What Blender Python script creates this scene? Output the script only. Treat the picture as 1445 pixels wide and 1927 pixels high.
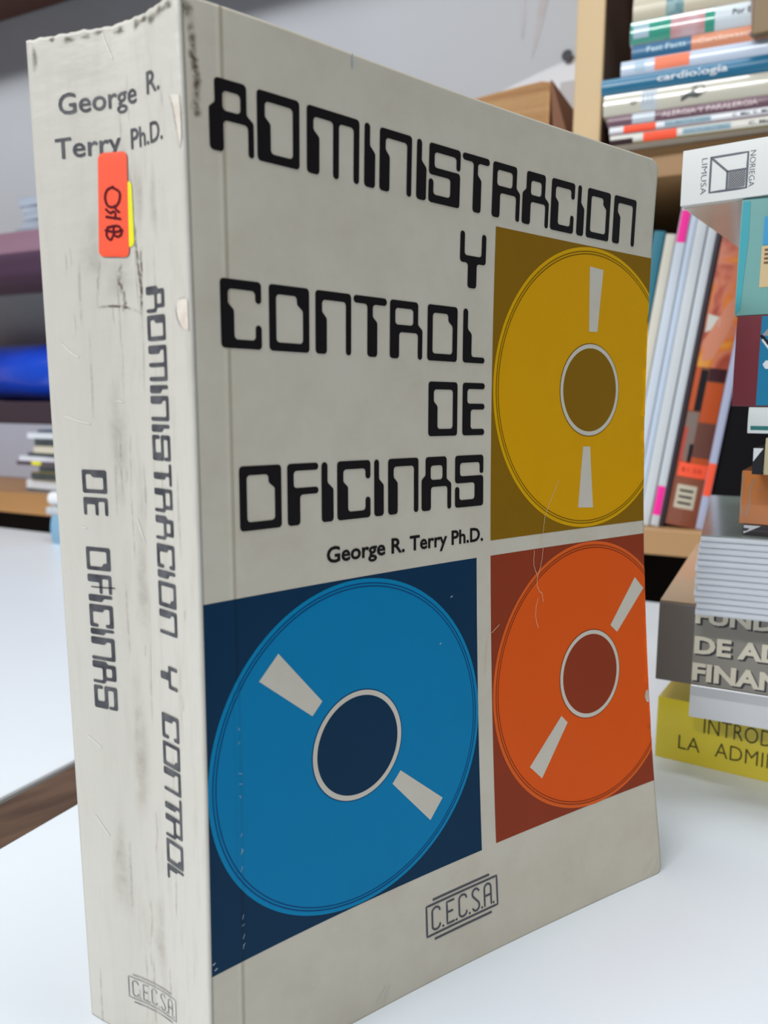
import bpy, bmesh, math, random
from math import sin, cos, pi, radians, exp, atan2, hypot
from mathutils import Vector, Matrix
from mathutils.geometry import tessellate_polygon

for o in list(bpy.data.objects): bpy.data.objects.remove(o, do_unlink=True)
scene = bpy.context.scene
CM = 0.01
random.seed(7)

# ------------------------------------------------------------------ camera
cam_d = bpy.data.cameras.new('camera'); cam = bpy.data.objects.new('camera', cam_d)
scene.collection.objects.link(cam); scene.camera = cam
yaw, pitch, roll = radians(44.4312), radians(-7.6265), radians(0.5296)
fw = Vector((sin(yaw)*cos(pitch), cos(yaw)*cos(pitch), sin(pitch)))
rt = Vector((cos(yaw), -sin(yaw), 0)); up = rt.cross(fw)
rt2 = rt*cos(roll)+up*sin(roll); up2 = -rt*sin(roll)+up*cos(roll)
M = Matrix((rt2, up2, -fw)).transposed().to_4x4()
M.translation = Vector((-8.3522, -13.8197, 15.4042))*CM
cam.matrix_world = M
cam_d.sensor_fit = 'VERTICAL'; cam_d.sensor_height = 36; cam_d.sensor_width = 27
cam_d.lens = 27.9356
cam_d.clip_start = 0.01; cam_d.clip_end = 50
cam_d.dof.use_dof = True; cam_d.dof.focus_distance = 0.222; cam_d.dof.aperture_fstop = 17.0

# ------------------------------------------------------------------ world, lamps, exposure
world = bpy.data.worlds.new('world'); scene.world = world; world.use_nodes = True
bg = world.node_tree.nodes['Background']
bg.inputs[0].default_value = (0.90, 0.95, 1.0, 1); bg.inputs[1].default_value = 0.15

def area_light(name, loc, target, sx, sy, power, col):
    l = bpy.data.lights.new(name, 'AREA'); l.shape = 'RECTANGLE'; l.size = sx; l.size_y = sy
    l.energy = power; l.color = col
    o = bpy.data.objects.new(name, l); scene.collection.objects.link(o)
    o.location = loc
    o.rotation_euler = (Vector(target)-Vector(loc)).to_track_quat('-Z', 'Y').to_euler()
    return o
area_light('unseen_area_light', (-1.45, 0.80, 1.36), (0.25, 0.5, 0.2), 1.2, 0.14, 22.0, (0.97, 0.985, 1.0))
area_light('unseen_area_light', (-1.50, -0.14, 1.40), (0.2, 0.0, 0.05), 1.0, 0.14, 20.0, (0.97, 0.985, 1.0))  # unseen lamp, added to light the pile behind the tall book
area_light('unseen_area_light', (0.10, -0.05, 1.95), (0.12, -0.04, 0.0), 1.2, 0.16, 16.5, (0.93, 0.97, 1.0))  # unseen overhead lamp, added to brighten the table and the foot of the cover

scene.view_settings.view_transform = 'Standard'
scene.view_settings.look = 'None'
scene.view_settings.gamma = 1.0
scene.view_settings.use_curve_mapping = False
scene.view_settings.exposure = 0.0

# ------------------------------------------------------------------ materials
def lin(c):
    return tuple(((v/255)/12.92 if v/255 <= .04045 else (((v/255)+.055)/1.055)**2.4) for v in c)
_m = {}
def mat(name, col, rough=.5, noise=0.0, scale=30., bump=0.0, bscale=80., spec=.4, stretch=None, col2=None, coat=0., metal=0.):
    """procedural principled material; col is linear albedo"""
    if name in _m: return _m[name]
    m = bpy.data.materials.new(name); m.use_nodes = True; nt = m.node_tree; N = nt.nodes; L = nt.links
    p = N['Principled BSDF']
    p.inputs['Base Color'].default_value = (*col, 1); p.inputs['Roughness'].default_value = rough
    p.inputs['Specular IOR Level'].default_value = spec; p.inputs['Coat Weight'].default_value = coat
    p.inputs['Coat Roughness'].default_value = .12; p.inputs['Metallic'].default_value = metal
    if noise > 0 or bump > 0:
        tc = N.new('ShaderNodeTexCoord'); mp = N.new('ShaderNodeMapping'); L.new(tc.outputs['Object'], mp.inputs[0])
        if stretch: mp.inputs['Scale'].default_value = stretch
    if noise > 0:
        n = N.new('ShaderNodeTexNoise'); n.inputs['Scale'].default_value = scale; n.inputs['Detail'].default_value = 6
        L.new(mp.outputs[0], n.inputs[0])
        mx = N.new('ShaderNodeMix'); mx.data_type = 'RGBA'
        c2 = col2 if col2 else tuple(v*(1-noise) for v in col)
        mx.inputs[6].default_value = (*col, 1); mx.inputs[7].default_value = (*c2, 1)
        r = N.new('ShaderNodeMapRange'); r.inputs[1].default_value = .35; r.inputs[2].default_value = .65
        L.new(n.outputs[0], r.inputs[0]); L.new(r.outputs[0], mx.inputs[0]); L.new(mx.outputs[2], p.inputs['Base Color'])
    if bump > 0:
        n2 = N.new('ShaderNodeTexNoise'); n2.inputs['Scale'].default_value = bscale; n2.inputs['Detail'].default_value = 4
        L.new(mp.outputs[0], n2.inputs[0])
        b = N.new('ShaderNodeBump'); b.inputs['Strength'].default_value = 1; b.inputs['Distance'].default_value = bump
        L.new(n2.outputs[0], b.inputs['Height']); L.new(b.outputs[0], p.inputs['Normal'])
    _m[name] = m
    return m

def wear_group():
    """shared relief, grime and darker hinge groove of the printed card, keyed on the card's own coordinates (uv in cm)"""
    g = bpy.data.node_groups.new('card_wear', 'ShaderNodeTree')
    g.interface.new_socket('Color', in_out='INPUT', socket_type='NodeSocketColor')
    g.interface.new_socket('Grime', in_out='INPUT', socket_type='NodeSocketFloat')
    g.interface.new_socket('Color', in_out='OUTPUT', socket_type='NodeSocketColor')
    g.interface.new_socket('Normal', in_out='OUTPUT', socket_type='NodeSocketVector')
    N = g.nodes; L = g.links
    gi = N.new('NodeGroupInput'); go = N.new('NodeGroupOutput')
    uv = N.new('ShaderNodeUVMap'); uv.uv_map = 'card'
    sep = N.new('ShaderNodeSeparateXYZ'); L.new(uv.outputs[0], sep.inputs[0])
    def math_(op, a, b=None, c=None):
        n = N.new('ShaderNodeMath'); n.operation = op
        for i, v in enumerate((a, b, c)):
            if v is None: continue
            if isinstance(v, (int, float)): n.inputs[i].default_value = v
            else: L.new(v, n.inputs[i])
        return n.outputs[0]
    # hinge crease at u = .84 : pressed groove with a raised lip
    def gauss(x0, w):
        d = math_('SUBTRACT', sep.outputs[0], x0); d2 = math_('MULTIPLY', d, d)
        return math_('EXPONENT', math_('MULTIPLY', d2, -1/(w*w)))
    lip = gauss(.79, .05); gro = gauss(.87, .04)
    hinge = math_('SUBTRACT', lip, gro)
    n1 = N.new('ShaderNodeTexNoise'); n1.inputs['Scale'].default_value = 1.3; n1.inputs['Detail'].default_value = 5
    n2 = N.new('ShaderNodeTexNoise'); n2.inputs['Scale'].default_value = 26; n2.inputs['Detail'].default_value = 3
    n3 = N.new('ShaderNodeTexNoise'); n3.inputs['Scale'].default_value = .45; n3.inputs['Detail'].default_value = 8; n3.inputs['Roughness'].default_value = .65
    for n in (n1, n2, n3): L.new(uv.outputs[0], n.inputs[0])
    h = math_('MULTIPLY_ADD', hinge, 1.0, math_('MULTIPLY', n1.outputs[0], .35))
    h = math_('MULTIPLY_ADD', n2.outputs[0], .10, h)
    b = N.new('ShaderNodeBump'); b.inputs['Strength'].default_value = 1; b.inputs['Distance'].default_value = .00014
    L.new(h, b.inputs['Height']); L.new(b.outputs[0], go.inputs['Normal'])
    mr = N.new('ShaderNodeMapRange'); mr.inputs[1].default_value = .42; mr.inputs[2].default_value = .95
    L.new(n3.outputs[0], mr.inputs[0])
    fac = math_('MULTIPLY', mr.outputs[0], gi.outputs['Grime'])
    fac = math_('ADD', fac, math_('MULTIPLY', gro, math_('MULTIPLY', gi.outputs['Grime'], .9)))  # colour also turns darker along the hinge groove
    mx = N.new('ShaderNodeMix'); mx.data_type = 'RGBA'; mx.blend_type = 'MULTIPLY'
    mx.inputs[7].default_value = (.60, .50, .36, 1)
    L.new(fac, mx.inputs[0]); L.new(gi.outputs['Color'], mx.inputs[6]); L.new(mx.outputs[2], go.inputs['Color'])
    return g
WEAR = wear_group()
def card(name, col, grime=.35, rough=.5, spec=.10):
    if name in _m: return _m[name]
    m = bpy.data.materials.new(name); m.use_nodes = True; nt = m.node_tree; p = nt.nodes['Principled BSDF']
    g = nt.nodes.new('ShaderNodeGroup'); g.node_tree = WEAR
    g.inputs['Color'].default_value = (*col, 1); g.inputs['Grime'].default_value = grime
    nt.links.new(g.outputs['Color'], p.inputs['Base Color']); nt.links.new(g.outputs['Normal'], p.inputs['Normal'])
    p.inputs['Roughness'].default_value = rough; p.inputs['Specular IOR Level'].default_value = spec
    _m[name] = m; return m

def spine_card():
    """cream card of the spine: long vertical grime streaks, fine wrinkles"""
    m = bpy.data.materials.new('spine_card'); m.use_nodes = True; nt = m.node_tree; N = nt.nodes; L = nt.links
    p = N['Principled BSDF']; p.inputs['Roughness'].default_value = .4; p.inputs['Specular IOR Level'].default_value = .4
    uv = N.new('ShaderNodeUVMap'); uv.uv_map = 'card'
    mp = N.new('ShaderNodeMapping'); mp.inputs['Scale'].default_value = (2.2, .30, 1); L.new(uv.outputs[0], mp.inputs[0])
    n = N.new('ShaderNodeTexNoise'); n.inputs['Scale'].default_value = 1.6; n.inputs['Detail'].default_value = 7; n.inputs['Roughness'].default_value = .6
    L.new(mp.outputs[0], n.inputs[0])
    mr = N.new('ShaderNodeMapRange'); mr.inputs[1].default_value = .50; mr.inputs[2].default_value = .78; L.new(n.outputs[0], mr.inputs[0])
    # streaks are strongest along the middle third of the spine
    sep = N.new('ShaderNodeSeparateXYZ'); L.new(uv.outputs[0], sep.inputs[0])
    w = N.new('ShaderNodeMapRange'); w.interpolation_type = 'SMOOTHSTEP'; w.inputs[1].default_value = 3.2; w.inputs[2].default_value = 2.2
    w.inputs[3].default_value = .35; w.inputs[4].default_value = 1; L.new(sep.outputs[0], w.inputs[0])
    mm = N.new('ShaderNodeMath'); mm.operation = 'MULTIPLY'; L.new(mr.outputs[0], mm.inputs[0]); L.new(w.outputs[0], mm.inputs[1])
    mx = N.new('ShaderNodeMix'); mx.data_type = 'RGBA'
    mx.inputs[6].default_value = (.60, .575, .51, 1); mx.inputs[7].default_value = (.52, .485, .42, 1)
    L.new(mm.outputs[0], mx.inputs[0]); L.new(mx.outputs[2], p.inputs['Base Color'])
    mp2 = N.new('ShaderNodeMapping'); mp2.inputs['Scale'].default_value = (.7, 1.5, 1); mp2.inputs['Rotation'].default_value = (0, 0, .25); L.new(uv.outputs[0], mp2.inputs[0])
    n2 = N.new('ShaderNodeTexNoise'); n2.inputs['Scale'].default_value = .9; n2.inputs['Detail'].default_value = 5; n2.inputs['Roughness'].default_value = .5
    L.new(mp2.outputs[0], n2.inputs[0])
    ad = N.new('ShaderNodeMath'); ad.operation = 'ADD'; L.new(n2.outputs[0], ad.inputs[0])
    m3 = N.new('ShaderNodeMath'); m3.operation = 'MULTIPLY'; m3.inputs[1].default_value = .35; L.new(n.outputs[0], m3.inputs[0]); L.new(m3.outputs[0], ad.inputs[1])
    b = N.new('ShaderNodeBump'); b.inputs['Distance'].default_value = .0005; b.inputs['Strength'].default_value = .7
    L.new(ad.outputs[0], b.inputs['Height']); L.new(b.outputs[0], p.inputs['Normal'])
    return m

# ------------------------------------------------------------------ mesh helpers (all input in cm)
class MB:
    def __init__(s): s.v = []; s.f = []; s.uv = []; s.fade = {}
    def add(s, pts, faces, uvs=None):
        k = len(s.v); s.v += [tuple(p) for p in pts]; s.f += [tuple(i+k for i in f) for f in faces]
        s.uv += list(uvs) if uvs else [(0, 0)]*len(pts)
        return s
    def box(s, x0, x1, y0, y1, z0, z1, fn=None):
        P = [(x, y, z) for x in (x0, x1) for y in (y0, y1) for z in (z0, z1)]
        if fn: P = [fn(*p) for p in P]
        return s.add(P, [(0, 1, 3, 2), (4, 6, 7, 5), (0, 4, 5, 1), (2, 3, 7, 6), (0, 2, 6, 4), (1, 5, 7, 3)])
    def grid(s, us, vs, fn, off=None):
        """sheet fn(u,v)->xyz over us x vs; uv stored in cm"""
        pts = []; uvs = []
        for u in us:
            for v in vs: pts.append(fn(u, v)); uvs.append((u, v))
        n = len(vs)
        return s.add(pts, [(i*n+j, (i+1)*n+j, (i+1)*n+j+1, i*n+j+1) for i in range(len(us)-1) for j in range(n-1)], uvs)
    def cyl(s, p0, p1, r, n=20, r1=None):
        a = Vector(p0); b = Vector(p1); ax = (b-a).normalized()
        x = ax.orthogonal().normalized(); y = ax.cross(x); r1 = r if r1 is None else r1
        pts = [a+(x*cos(2*pi*i/n)+y*sin(2*pi*i/n))*r for i in range(n)]+[b+(x*cos(2*pi*i/n)+y*sin(2*pi*i/n))*r1 for i in range(n)]
        return s.add(pts, [(i, (i+1) % n, n+(i+1) % n, n+i) for i in range(n)]+[tuple(range(n))[::-1], tuple(range(n, 2*n))])
def obj(name, mb, m, parent=None, bevel=0, smooth=False, segs=2):
    me = bpy.data.meshes.new(name)
    me.from_pydata([(p[0]*CM, p[1]*CM, p[2]*CM) for p in mb.v], [], mb.f)
    uvl = me.uv_layers.new(name='card')
    for lp in me.loops: uvl.data[lp.index].uv = mb.uv[lp.vertex_index]
    if mb.fade:
        fl_ = me.uv_layers.new(name='fade')
        for lp in me.loops: fl_.data[lp.index].uv = (mb.fade.get(lp.vertex_index, 0), 0)
    bm = bmesh.new(); bm.from_mesh(me); bmesh.ops.recalc_face_normals(bm, faces=bm.faces) if bevel >= 0 else None
    bm.to_mesh(me); bm.free()
    if m: me.materials.append(m)
    o = bpy.data.objects.new(name, me); scene.collection.objects.link(o)
    if smooth:
        for p in me.polygons: p.use_smooth = True
    if bevel > 0:
        b = o.modifiers.new('bevel', 'BEVEL'); b.width = bevel*CM; b.segments = segs; b.limit_method = 'ANGLE'; b.angle_limit = radians(35)
    if parent: o.parent = parent
    return o
def tag(o, label=None, cat=None, group=None, kind=None):
    if label: o['label'] = label
    if cat: o['category'] = cat
    if group: o['group'] = group
    if kind: o['kind'] = kind
    return o
def empty(name, loc, rot=(0, 0, 0), label=None, cat=None, group=None):
    o = bpy.data.objects.new(name, None); scene.collection.objects.link(o)
    o.location = Vector(loc)*CM; o.rotation_euler = rot; o.empty_display_size = .02
    return tag(o, label, cat, group)

def frange(a, b, step):
    n = max(1, int(math.ceil(abs(b-a)/step))); return [a+(b-a)*i/n for i in range(n+1)]

def fillet(pts, r, seg=4):
    """round the corners of a closed 2D polygon"""
    out = []; n = len(pts)
    for i in range(n):
        p0 = Vector(pts[i-1]); p1 = Vector(pts[i]); p2 = Vector(pts[(i+1) % n])
        a = p0-p1; b = p2-p1; la = a.length; lb = b.length
        if la < 1e-6 or lb < 1e-6: continue
        a /= la; b /= lb; dt = max(-1, min(1, a.dot(b))); ang = math.acos(dt)
        if ang > pi*.97: out.append(tuple(p1)); continue
        t = min(r/math.tan(ang/2), la*.495, lb*.495); rr = t*math.tan(ang/2)
        bis = (a+b); bis.normalize(); c = p1+bis*(rr/sin(ang/2))
        q0 = p1+a*t-c; q1 = p1+b*t-c
        a0 = atan2(q0.y, q0.x); a1 = atan2(q1.y, q1.x); da = (a1-a0+pi) % (2*pi)-pi
        for k in range(seg+1):
            th = a0+da*k/seg; out.append((c.x+rr*cos(th), c.y+rr*sin(th)))
    return out
def poly(mb, contours, fn, step=.45):
    """filled 2D polygon with holes, laid on the surface fn; long edges are cut so it follows the surface"""
    cs = []
    for c in contours:
        o = []
        for i in range(len(c)):
            p, q = c[i], c[(i+1) % len(c)]; n = max(1, int(hypot(q[0]-p[0], q[1]-p[1])/step))
            o += [(p[0]+(q[0]-p[0])*k/n, p[1]+(q[1]-p[1])*k/n) for k in range(n)]
        cs.append([Vector((a, b, 0)) for a, b in o])
    tris = tessellate_polygon(cs); flat = [p for c in cs for p in c]
    mb.add([fn(p.x, p.y) for p in flat], tris, [(p.x, p.y) for p in flat])
def stroke(mb, pts, w, fn, closed=False, step=.12, cap=True):
    """ribbon along a 2D polyline on surface fn"""
    P = []
    m = len(pts) if closed else len(pts)-1
    for i in range(m):
        p, q = pts[i], pts[(i+1) % len(pts)]; n = max(1, int(hypot(q[0]-p[0], q[1]-p[1])/step))
        P += [(p[0]+(q[0]-p[0])*k/n, p[1]+(q[1]-p[1])*k/n) for k in range(n)]
    if not closed: P.append(pts[-1])
    n = len(P); L_ = []; R_ = []
    for i in range(n):
        a = P[i-1] if (i or closed) else P[0]; b = P[(i+1) % n] if (i < n-1 or closed) else P[-1]
        dx, dy = b[0]-a[0], b[1]-a[1]; l = hypot(dx, dy) or 1; nx, ny = -dy/l*w/2, dx/l*w/2
        L_.append((P[i][0]+nx, P[i][1]+ny)); R_.append((P[i][0]-nx, P[i][1]-ny))
    pts2 = L_+R_
    fs = [(i, n+i, n+(i+1) % n, (i+1) % n) for i in range(n if closed else n-1)]
    mb.add([fn(*p) for p in pts2], fs, pts2)
    if cap and not closed:
        for e in (P[0], P[-1]):
            c = [(e[0]+w/2*cos(2*pi*k/10), e[1]+w/2*sin(2*pi*k/10)) for k in range(10)]
            mb.add([fn(*p) for p in c], [tuple(range(10))], c)

def soft_mat(name, col, strength=.8, scale=3., lo=.35, hi=.6):
    m = bpy.data.materials.new(name); m.use_nodes = True; N = m.node_tree.nodes; L = m.node_tree.links; p = N['Principled BSDF']
    p.inputs['Base Color'].default_value = (*col, 1); p.inputs['Roughness'].default_value = .8; p.inputs['Specular IOR Level'].default_value = .1
    u = N.new('ShaderNodeUVMap'); u.uv_map = 'card'; n = N.new('ShaderNodeTexNoise'); n.inputs['Scale'].default_value = scale; n.inputs['Detail'].default_value = 6; n.inputs['Roughness'].default_value = .7; L.new(u.outputs[0], n.inputs[0])
    r = N.new('ShaderNodeMapRange'); r.inputs[1].default_value = lo; r.inputs[2].default_value = hi; L.new(n.outputs[0], r.inputs[0])
    f = N.new('ShaderNodeUVMap'); f.uv_map = 'fade'; sp_ = N.new('ShaderNodeSeparateXYZ'); L.new(f.outputs[0], sp_.inputs[0])
    a = N.new('ShaderNodeMath'); a.operation = 'MULTIPLY'; L.new(r.outputs[0], a.inputs[0]); L.new(sp_.outputs[0], a.inputs[1])
    b = N.new('ShaderNodeMath'); b.operation = 'MULTIPLY'; b.inputs[1].default_value = strength; L.new(a.outputs[0], b.inputs[0]); L.new(b.outputs[0], p.inputs['Alpha'])
    return m
def soft_blob(mb, cx, cy, rx, ry, fn, rot=0.):
    k = len(mb.v); pts = []; uv = []; fd = []
    for i, rr in enumerate((.02, .35, .65, 1.)):
        for j in range(16):
            a = 2*pi*j/16; q = rr*(1+.15*sin(3*a+cx*7)); x, y = rx*q*cos(a), ry*q*sin(a)
            p = (cx+x*cos(rot)-y*sin(rot), cy+x*sin(rot)+y*cos(rot)); pts.append(fn(*p)); uv.append(p); fd.append((1, .8, .35, 0)[i])
    mb.add(pts, [(i*16+j, i*16+(j+1) % 16, (i+1)*16+(j+1) % 16, (i+1)*16+j) for i in range(3) for j in range(16)], uv)
    for i, a in enumerate(fd): mb.fade[k+i] = a
def soft_stroke(mb, P, w, fn):
    k = len(mb.v); n = len(P); pts = []; uv = []
    for i in range(n):
        a, b = P[max(i-1, 0)], P[min(i+1, n-1)]; dx, dy = b[0]-a[0], b[1]-a[1]; l = hypot(dx, dy) or 1
        for c in (-1, 0, 1):
            p = (P[i][0]-dy/l*w*c/2, P[i][1]+dx/l*w*c/2); pts.append(fn(*p)); uv.append(p)
            mb.fade[k+3*i+c+1] = (1 if c == 0 else 0)*min(1, 4*i/n, 4*(n-1-i)/n)
    mb.add(pts, [(3*i+c, 3*i+c+1, 3*i+c+4, 3*i+c+3) for i in range(n-1) for c in (0, 1)], uv)

# ------------------------------------------------------------------ lettering
# squared computer-style capitals: outline in a unit box, optional holes
GL = {
 'A': ([(.13, 1), (.84, 1), (.84, .58), (1, .49), (1, 0), (.87, 0), (.87, .44), (.31, .44), (.31, 0), (0, 0), (0, .58), (.13, .66)], [[(.30, .84), (.70, .84), (.70, .57), (.30, .57)]]),
 'D': ([(0, 1), (1, 1), (1, 0), (0, 0)], [[(.18, .86), (.84, .86), (.84, .13), (.31, .13), (.31, .55), (.18, .64)]]),
 'd': ([(0, 1), (1, 1), (1, 0), (0, 0)], [[(.31, .87), (.84, .87), (.84, .14), (.18, .14), (.18, .36), (.31, .45)]]),
 'O': ([(0, 1), (1, 1), (1, 0), (0, 0)], [[(.17, .86), (.69, .86), (.69, .73), (.84, .64), (.84, .13), (.17, .13)]]),
 'M': ([(0, 1), (1, 1), (1, 0), (.89, 0), (.89, .85), (.60, .85), (.60, 0), (.49, 0), (.49, .85), (.12, .85), (.12, .66), (.23, .56), (.23, 0), (0, 0)], []),
 'I': ([(0, 1), (.50, 1), (.50, .66), (1, .55), (1, 0), (0, 0)], []),
 'N': ([(0, 1), (1, 1), (1, 0), (.85, 0), (.85, .86), (.18, .86), (.18, .67), (.31, .57), (.31, 0), (0, 0)], []),
 'S': ([(0, 1), (1, 1), (1, .64), (.87, .64), (.87, .86), (.17, .86), (.17, .60), (1, .60), (1, 0), (0, 0), (0, .40), (.15, .40), (.15, .14), (.69, .14), (.69, .47), (0, .47)], []),
 'T': ([(0, 1), (1, 1), (1, .875), (.57, .875), (.57, .67), (.71, .58), (.71, 0), (.41, 0), (.41, .875), (0, .875)], []),
 'R': ([(0, 1), (.86, 1), (.86, .61), (1, .52), (1, 0), (.86, 0), (.86, .46), (.28, .46), (.28, 0), (0, 0)], [[(.16, .87), (.71, .87), (.71, .585), (.16, .585)]]),
 'C': ([(0, 1), (1, 1), (1, .68), (.85, .68), (.85, .86), (.18, .86), (.18, .65), (.32, .56), (.32, .13), (.85, .13), (.85, .36), (1, .36), (1, 0), (0, 0)], []),
 'Y': ([(0, 1), (.17, 1), (.17, .58), (.83, .58), (.83, 1), (1, 1), (1, .45), (.65, .45), (.65, 0), (.31, 0), (.31, .45), (0, .45)], []),
 'L': ([(0, 1), (.21, 1), (.21, .63), (.39, .54), (.39, .11), (1, .11), (1, 0), (0, 0)], []),
 'E': ([(0, 1), (1, 1), (1, .885), (.21, .885), (.21, .605), (1, .605), (1, .495), (.37, .495), (.37, .12), (1, .12), (1, 0), (0, 0)], []),
 'F': ([(0, 1), (1, 1), (1, .885), (.2, .885), (.2, .605), (1, .605), (1, .495), (.4, .495), (.4, 0), (0, 0)], []),
}
def glyph(mb, ch, x0, x1, y0, h, fn, r=.075):
    out, holes = GL[ch]
    T = lambda P, rr: fillet([(x0+(x1-x0)*a, y0+h*b) for a, b in P], rr)
    poly(mb, [T(out, r)]+[T(q, r) for q in holes], fn)

_tc = {}
def text_mesh(s, bold=0.0):
    k = (s, bold)
    if k in _tc: return _tc[k]
    c = bpy.data.curves.new('t', 'FONT'); c.body = s; c.size = 1; c.offset = bold; c.resolution_u = 3
    o = bpy.data.objects.new('t', c); scene.collection.objects.link(o)
    dg = bpy.context.evaluated_depsgraph_get(); me = bpy.data.meshes.new_from_object(o.evaluated_get(dg))
    v = [(p.co.x, p.co.y) for p in me.vertices]; f = [tuple(p.vertices) for p in me.polygons]
    bpy.data.objects.remove(o, do_unlink=True); bpy.data.meshes.remove(me); bpy.data.curves.remove(c)
    _tc[k] = (v, f); return v, f
def text(mb, s, x0, x1, y0, cap, fn, bold=0.0):
    """text fitted between x0 and x1, capitals 'cap' tall, baseline y0"""
    v, f = text_mesh(s, bold); a = min(p[0] for p in v); b = max(p[0] for p in v)
    ch = .729+2*bold
    q = [(x0+(p[0]-a)/(b-a)*(x1-x0), y0+(p[1]+bold)/ch*cap) for p in v]
    mb.add([fn(*p) for p in q], f, q)

# ------------------------------------------------------------------ the setting
WHITE_WALL = mat('painted_wall', (.56, .585, .615), .7, .10, 3., .0006, 30.)
B = Vector((50.89, 15.89, 0)); dT = Vector((.3196, -.9475, 0)); nW = Vector((.9475, .3196, 0)); BROT = atan2(-.9475, .3196)
def bc(t, w, z): return (B.x+dT.x*t+nW.x*w, B.y+dT.y*t+nW.y*w, z)
wl = MB(); wl.box(-330, 190, 25.2, 37, -76, 175, bc)
tag(obj('wall_back', wl, WHITE_WALL), kind='structure')
fl = MB(); fl.box(-330, 190, -260, 37, -84, -76, bc)
tag(obj('floor', fl, mat('floor_tiles', (.42, .40, .37), .5, .15, 4.)), kind='structure')
# old drips on the wall
st = MB()
for (t0, z0, t1, z1, w0, w1) in ((-20.4, 66, -20.25, 55.9, .8, .55), (-17.3, 66, -19.1, 53.6, 1.9, .3)):
    us = frange(0, 1, .05)
    pts = []
    for u in us:
        t = t0+(t1-t0)*(u**1.6); z = z0+(z1-z0)*u; w = (w0+(w1-w0)*u)*(1 if u < .9 else .6)
        pts += [bc(t-w/2, 25.16, z), bc(t+w/2, 25.16, z)]
    st.add(pts, [(2*i, 2*i+1, 2*i+3, 2*i+2) for i in range(len(us)-1)])
obj('drip_stain', st, mat('drip', (.50, .46, .45), .7, .4, 20., col2=(.57, .57, .59)), bpy.data.objects['wall_back'])

# ------------------------------------------------------------------ tables
FORM = mat('white_laminate', (.80, .85, .90), .32, .04, 5., .00003, 60., spec=.5)
EDGE = mat('laminate_edge', (.10, .08, .07), .5)
def prism(mb, P, z0, z1):
    n = len(P); mb.add([(x, y, z0) for x, y in P]+[(x, y, z1) for x, y in P], [tuple(range(n))[::-1], tuple(range(n, 2*n))]+[(i, (i+1) % n, n+(i+1) % n, n+i) for i in range(n)])
def lineisect(y0, k, w):  # strip line y=y0+k x with the plane at depth w of the shelf front
    # (x-Bx-nWx w)*nWx+(y-..)*nWy=0
    bx, by = B.x+nW.x*w, B.y+nW.y*w
    x = (bx*nW.x+(by-y0)*nW.y)/(nW.x+k*nW.y); return (x, y0+k*x)
t1 = empty('table', (0, 0, -76), label='white laminate table the big upright book stands on', cat='table')
def local(P, o): return [(a, b) for a, b in P]
mb = MB(); K = .3745
P = [(-60, -60), bc(80, -.3, 0)[:2], lineisect(13.87, K, -.3), (-60, 13.87-60*K)]
prism(mb, P, 73.4, 76.0); obj('table_top', mb, FORM, t1, .12)
for x, y in ((-52, -50), (58, -48), (38, 17), (-52, -14)):
    mb = MB(); mb.box(x-2, x+2, y-2, y+2, 0, 73.4); obj('leg', mb, mat('table_leg', (.25, .25, .26), .4), t1)
t2 = empty('table', (0, 60, -76), label='far white laminate table reaching to the foot of the bookcase', cat='table')
mb = MB(); P = [(-60, 17.1-60*K), lineisect(17.1, K, -.3), bc(-110, -.3, 0)[:2], (-60, 120)]
prism(mb, [(a, b-60) for a, b in P], 73.4, 76.0); obj('table_top', mb, FORM, t2, .12)
mb = MB(); P = [(-60, 14.05-60*K), lineisect(14.05, K, -.3), lineisect(16.95, K, -.3), (-60, 16.95-60*K)]
prism(mb, [(a, b-60) for a, b in P], 73.2, 75.85)
tag(obj('edge_board', mb, mat('dark_walnut', (.13, .075, .048), .55, .45, 22., .0002, 60., stretch=(1, 6, 1)), t2, .1), 'dark brown wooden edge board')
mb = MB(); P = [(-60, 13.86-60*K), lineisect(13.86, K, -.4), lineisect(17.11, K, -.4), (-60, 17.11-60*K)]
prism(mb, [(a, b-60) for a, b in P], 72.6, 73.3); obj('rail', mb, EDGE, t2)
for x, y in ((-50, 12), (38, 40), (5, 105), (-50, 105)):
    mb = MB(); mb.box(x-2, x+2, y-62, y-58, 0, 72.6); obj('leg', mb, _m['table_leg'], t2)

# ------------------------------------------------------------------ bookcase
PINE = mat('pale_pine', (.66, .47, .25), .5, .22, 9., .0002, 60., stretch=(1, 1, .12))
PINE_H = mat('pine_board', (.50, .29, .13), .5, .3, 9., .0002, 60., stretch=(.12, 1, 1))
MAUVE = mat('worn_board', (.30, .17, .25), .5, .35, 9., .0002, 60., stretch=(.12, 1, 1), col2=(.20, .105, .12))
REDB = mat('reddish_board', (.17, .075, .05), .5, .3, 9., .0002, 60., stretch=(.12, 1, 1))
bcs = empty('bookcase', (B.x, B.y, -76), (0, 0, BROT), 'long open pine bookcase against the wall behind the tables', 'bookcase')
Z0 = 76
def bboard(t0, t1_, w0, w1, z0, z1, m, name='shelf_board', label=None, bev=.12):
    mb = MB(); mb.box(t0, t1_, w0, w1, z0+Z0, z1+Z0); o = obj(name, mb, m, bcs, bev)
    if label: o['label'] = label
    return o
POST0, POST1 = -7.75, -5.56
bboard(-150, POST0, 0, 24.9, 1.9, 4.4, mat('orange_board', (.50, .25, .085), .45, .3, 9., .0002, 60., stretch=(.12, 1, 1)), label='orange-brown shelf board')
bboard(POST1, 45, 0, 24.9, 3.75, 5.85, PINE_H)
bboard(-150, POST0, 0, 24.9, 32.6, 35.0, MAUVE, label='mauve-brown shelf board')
bboard(POST1, 45, 0, 24.9, 32.75, 35.0, PINE_H)
bboard(-150, POST0, 0, 24.9, 73.8, 76.2, REDB, label='reddish brown shelf board')
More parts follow.
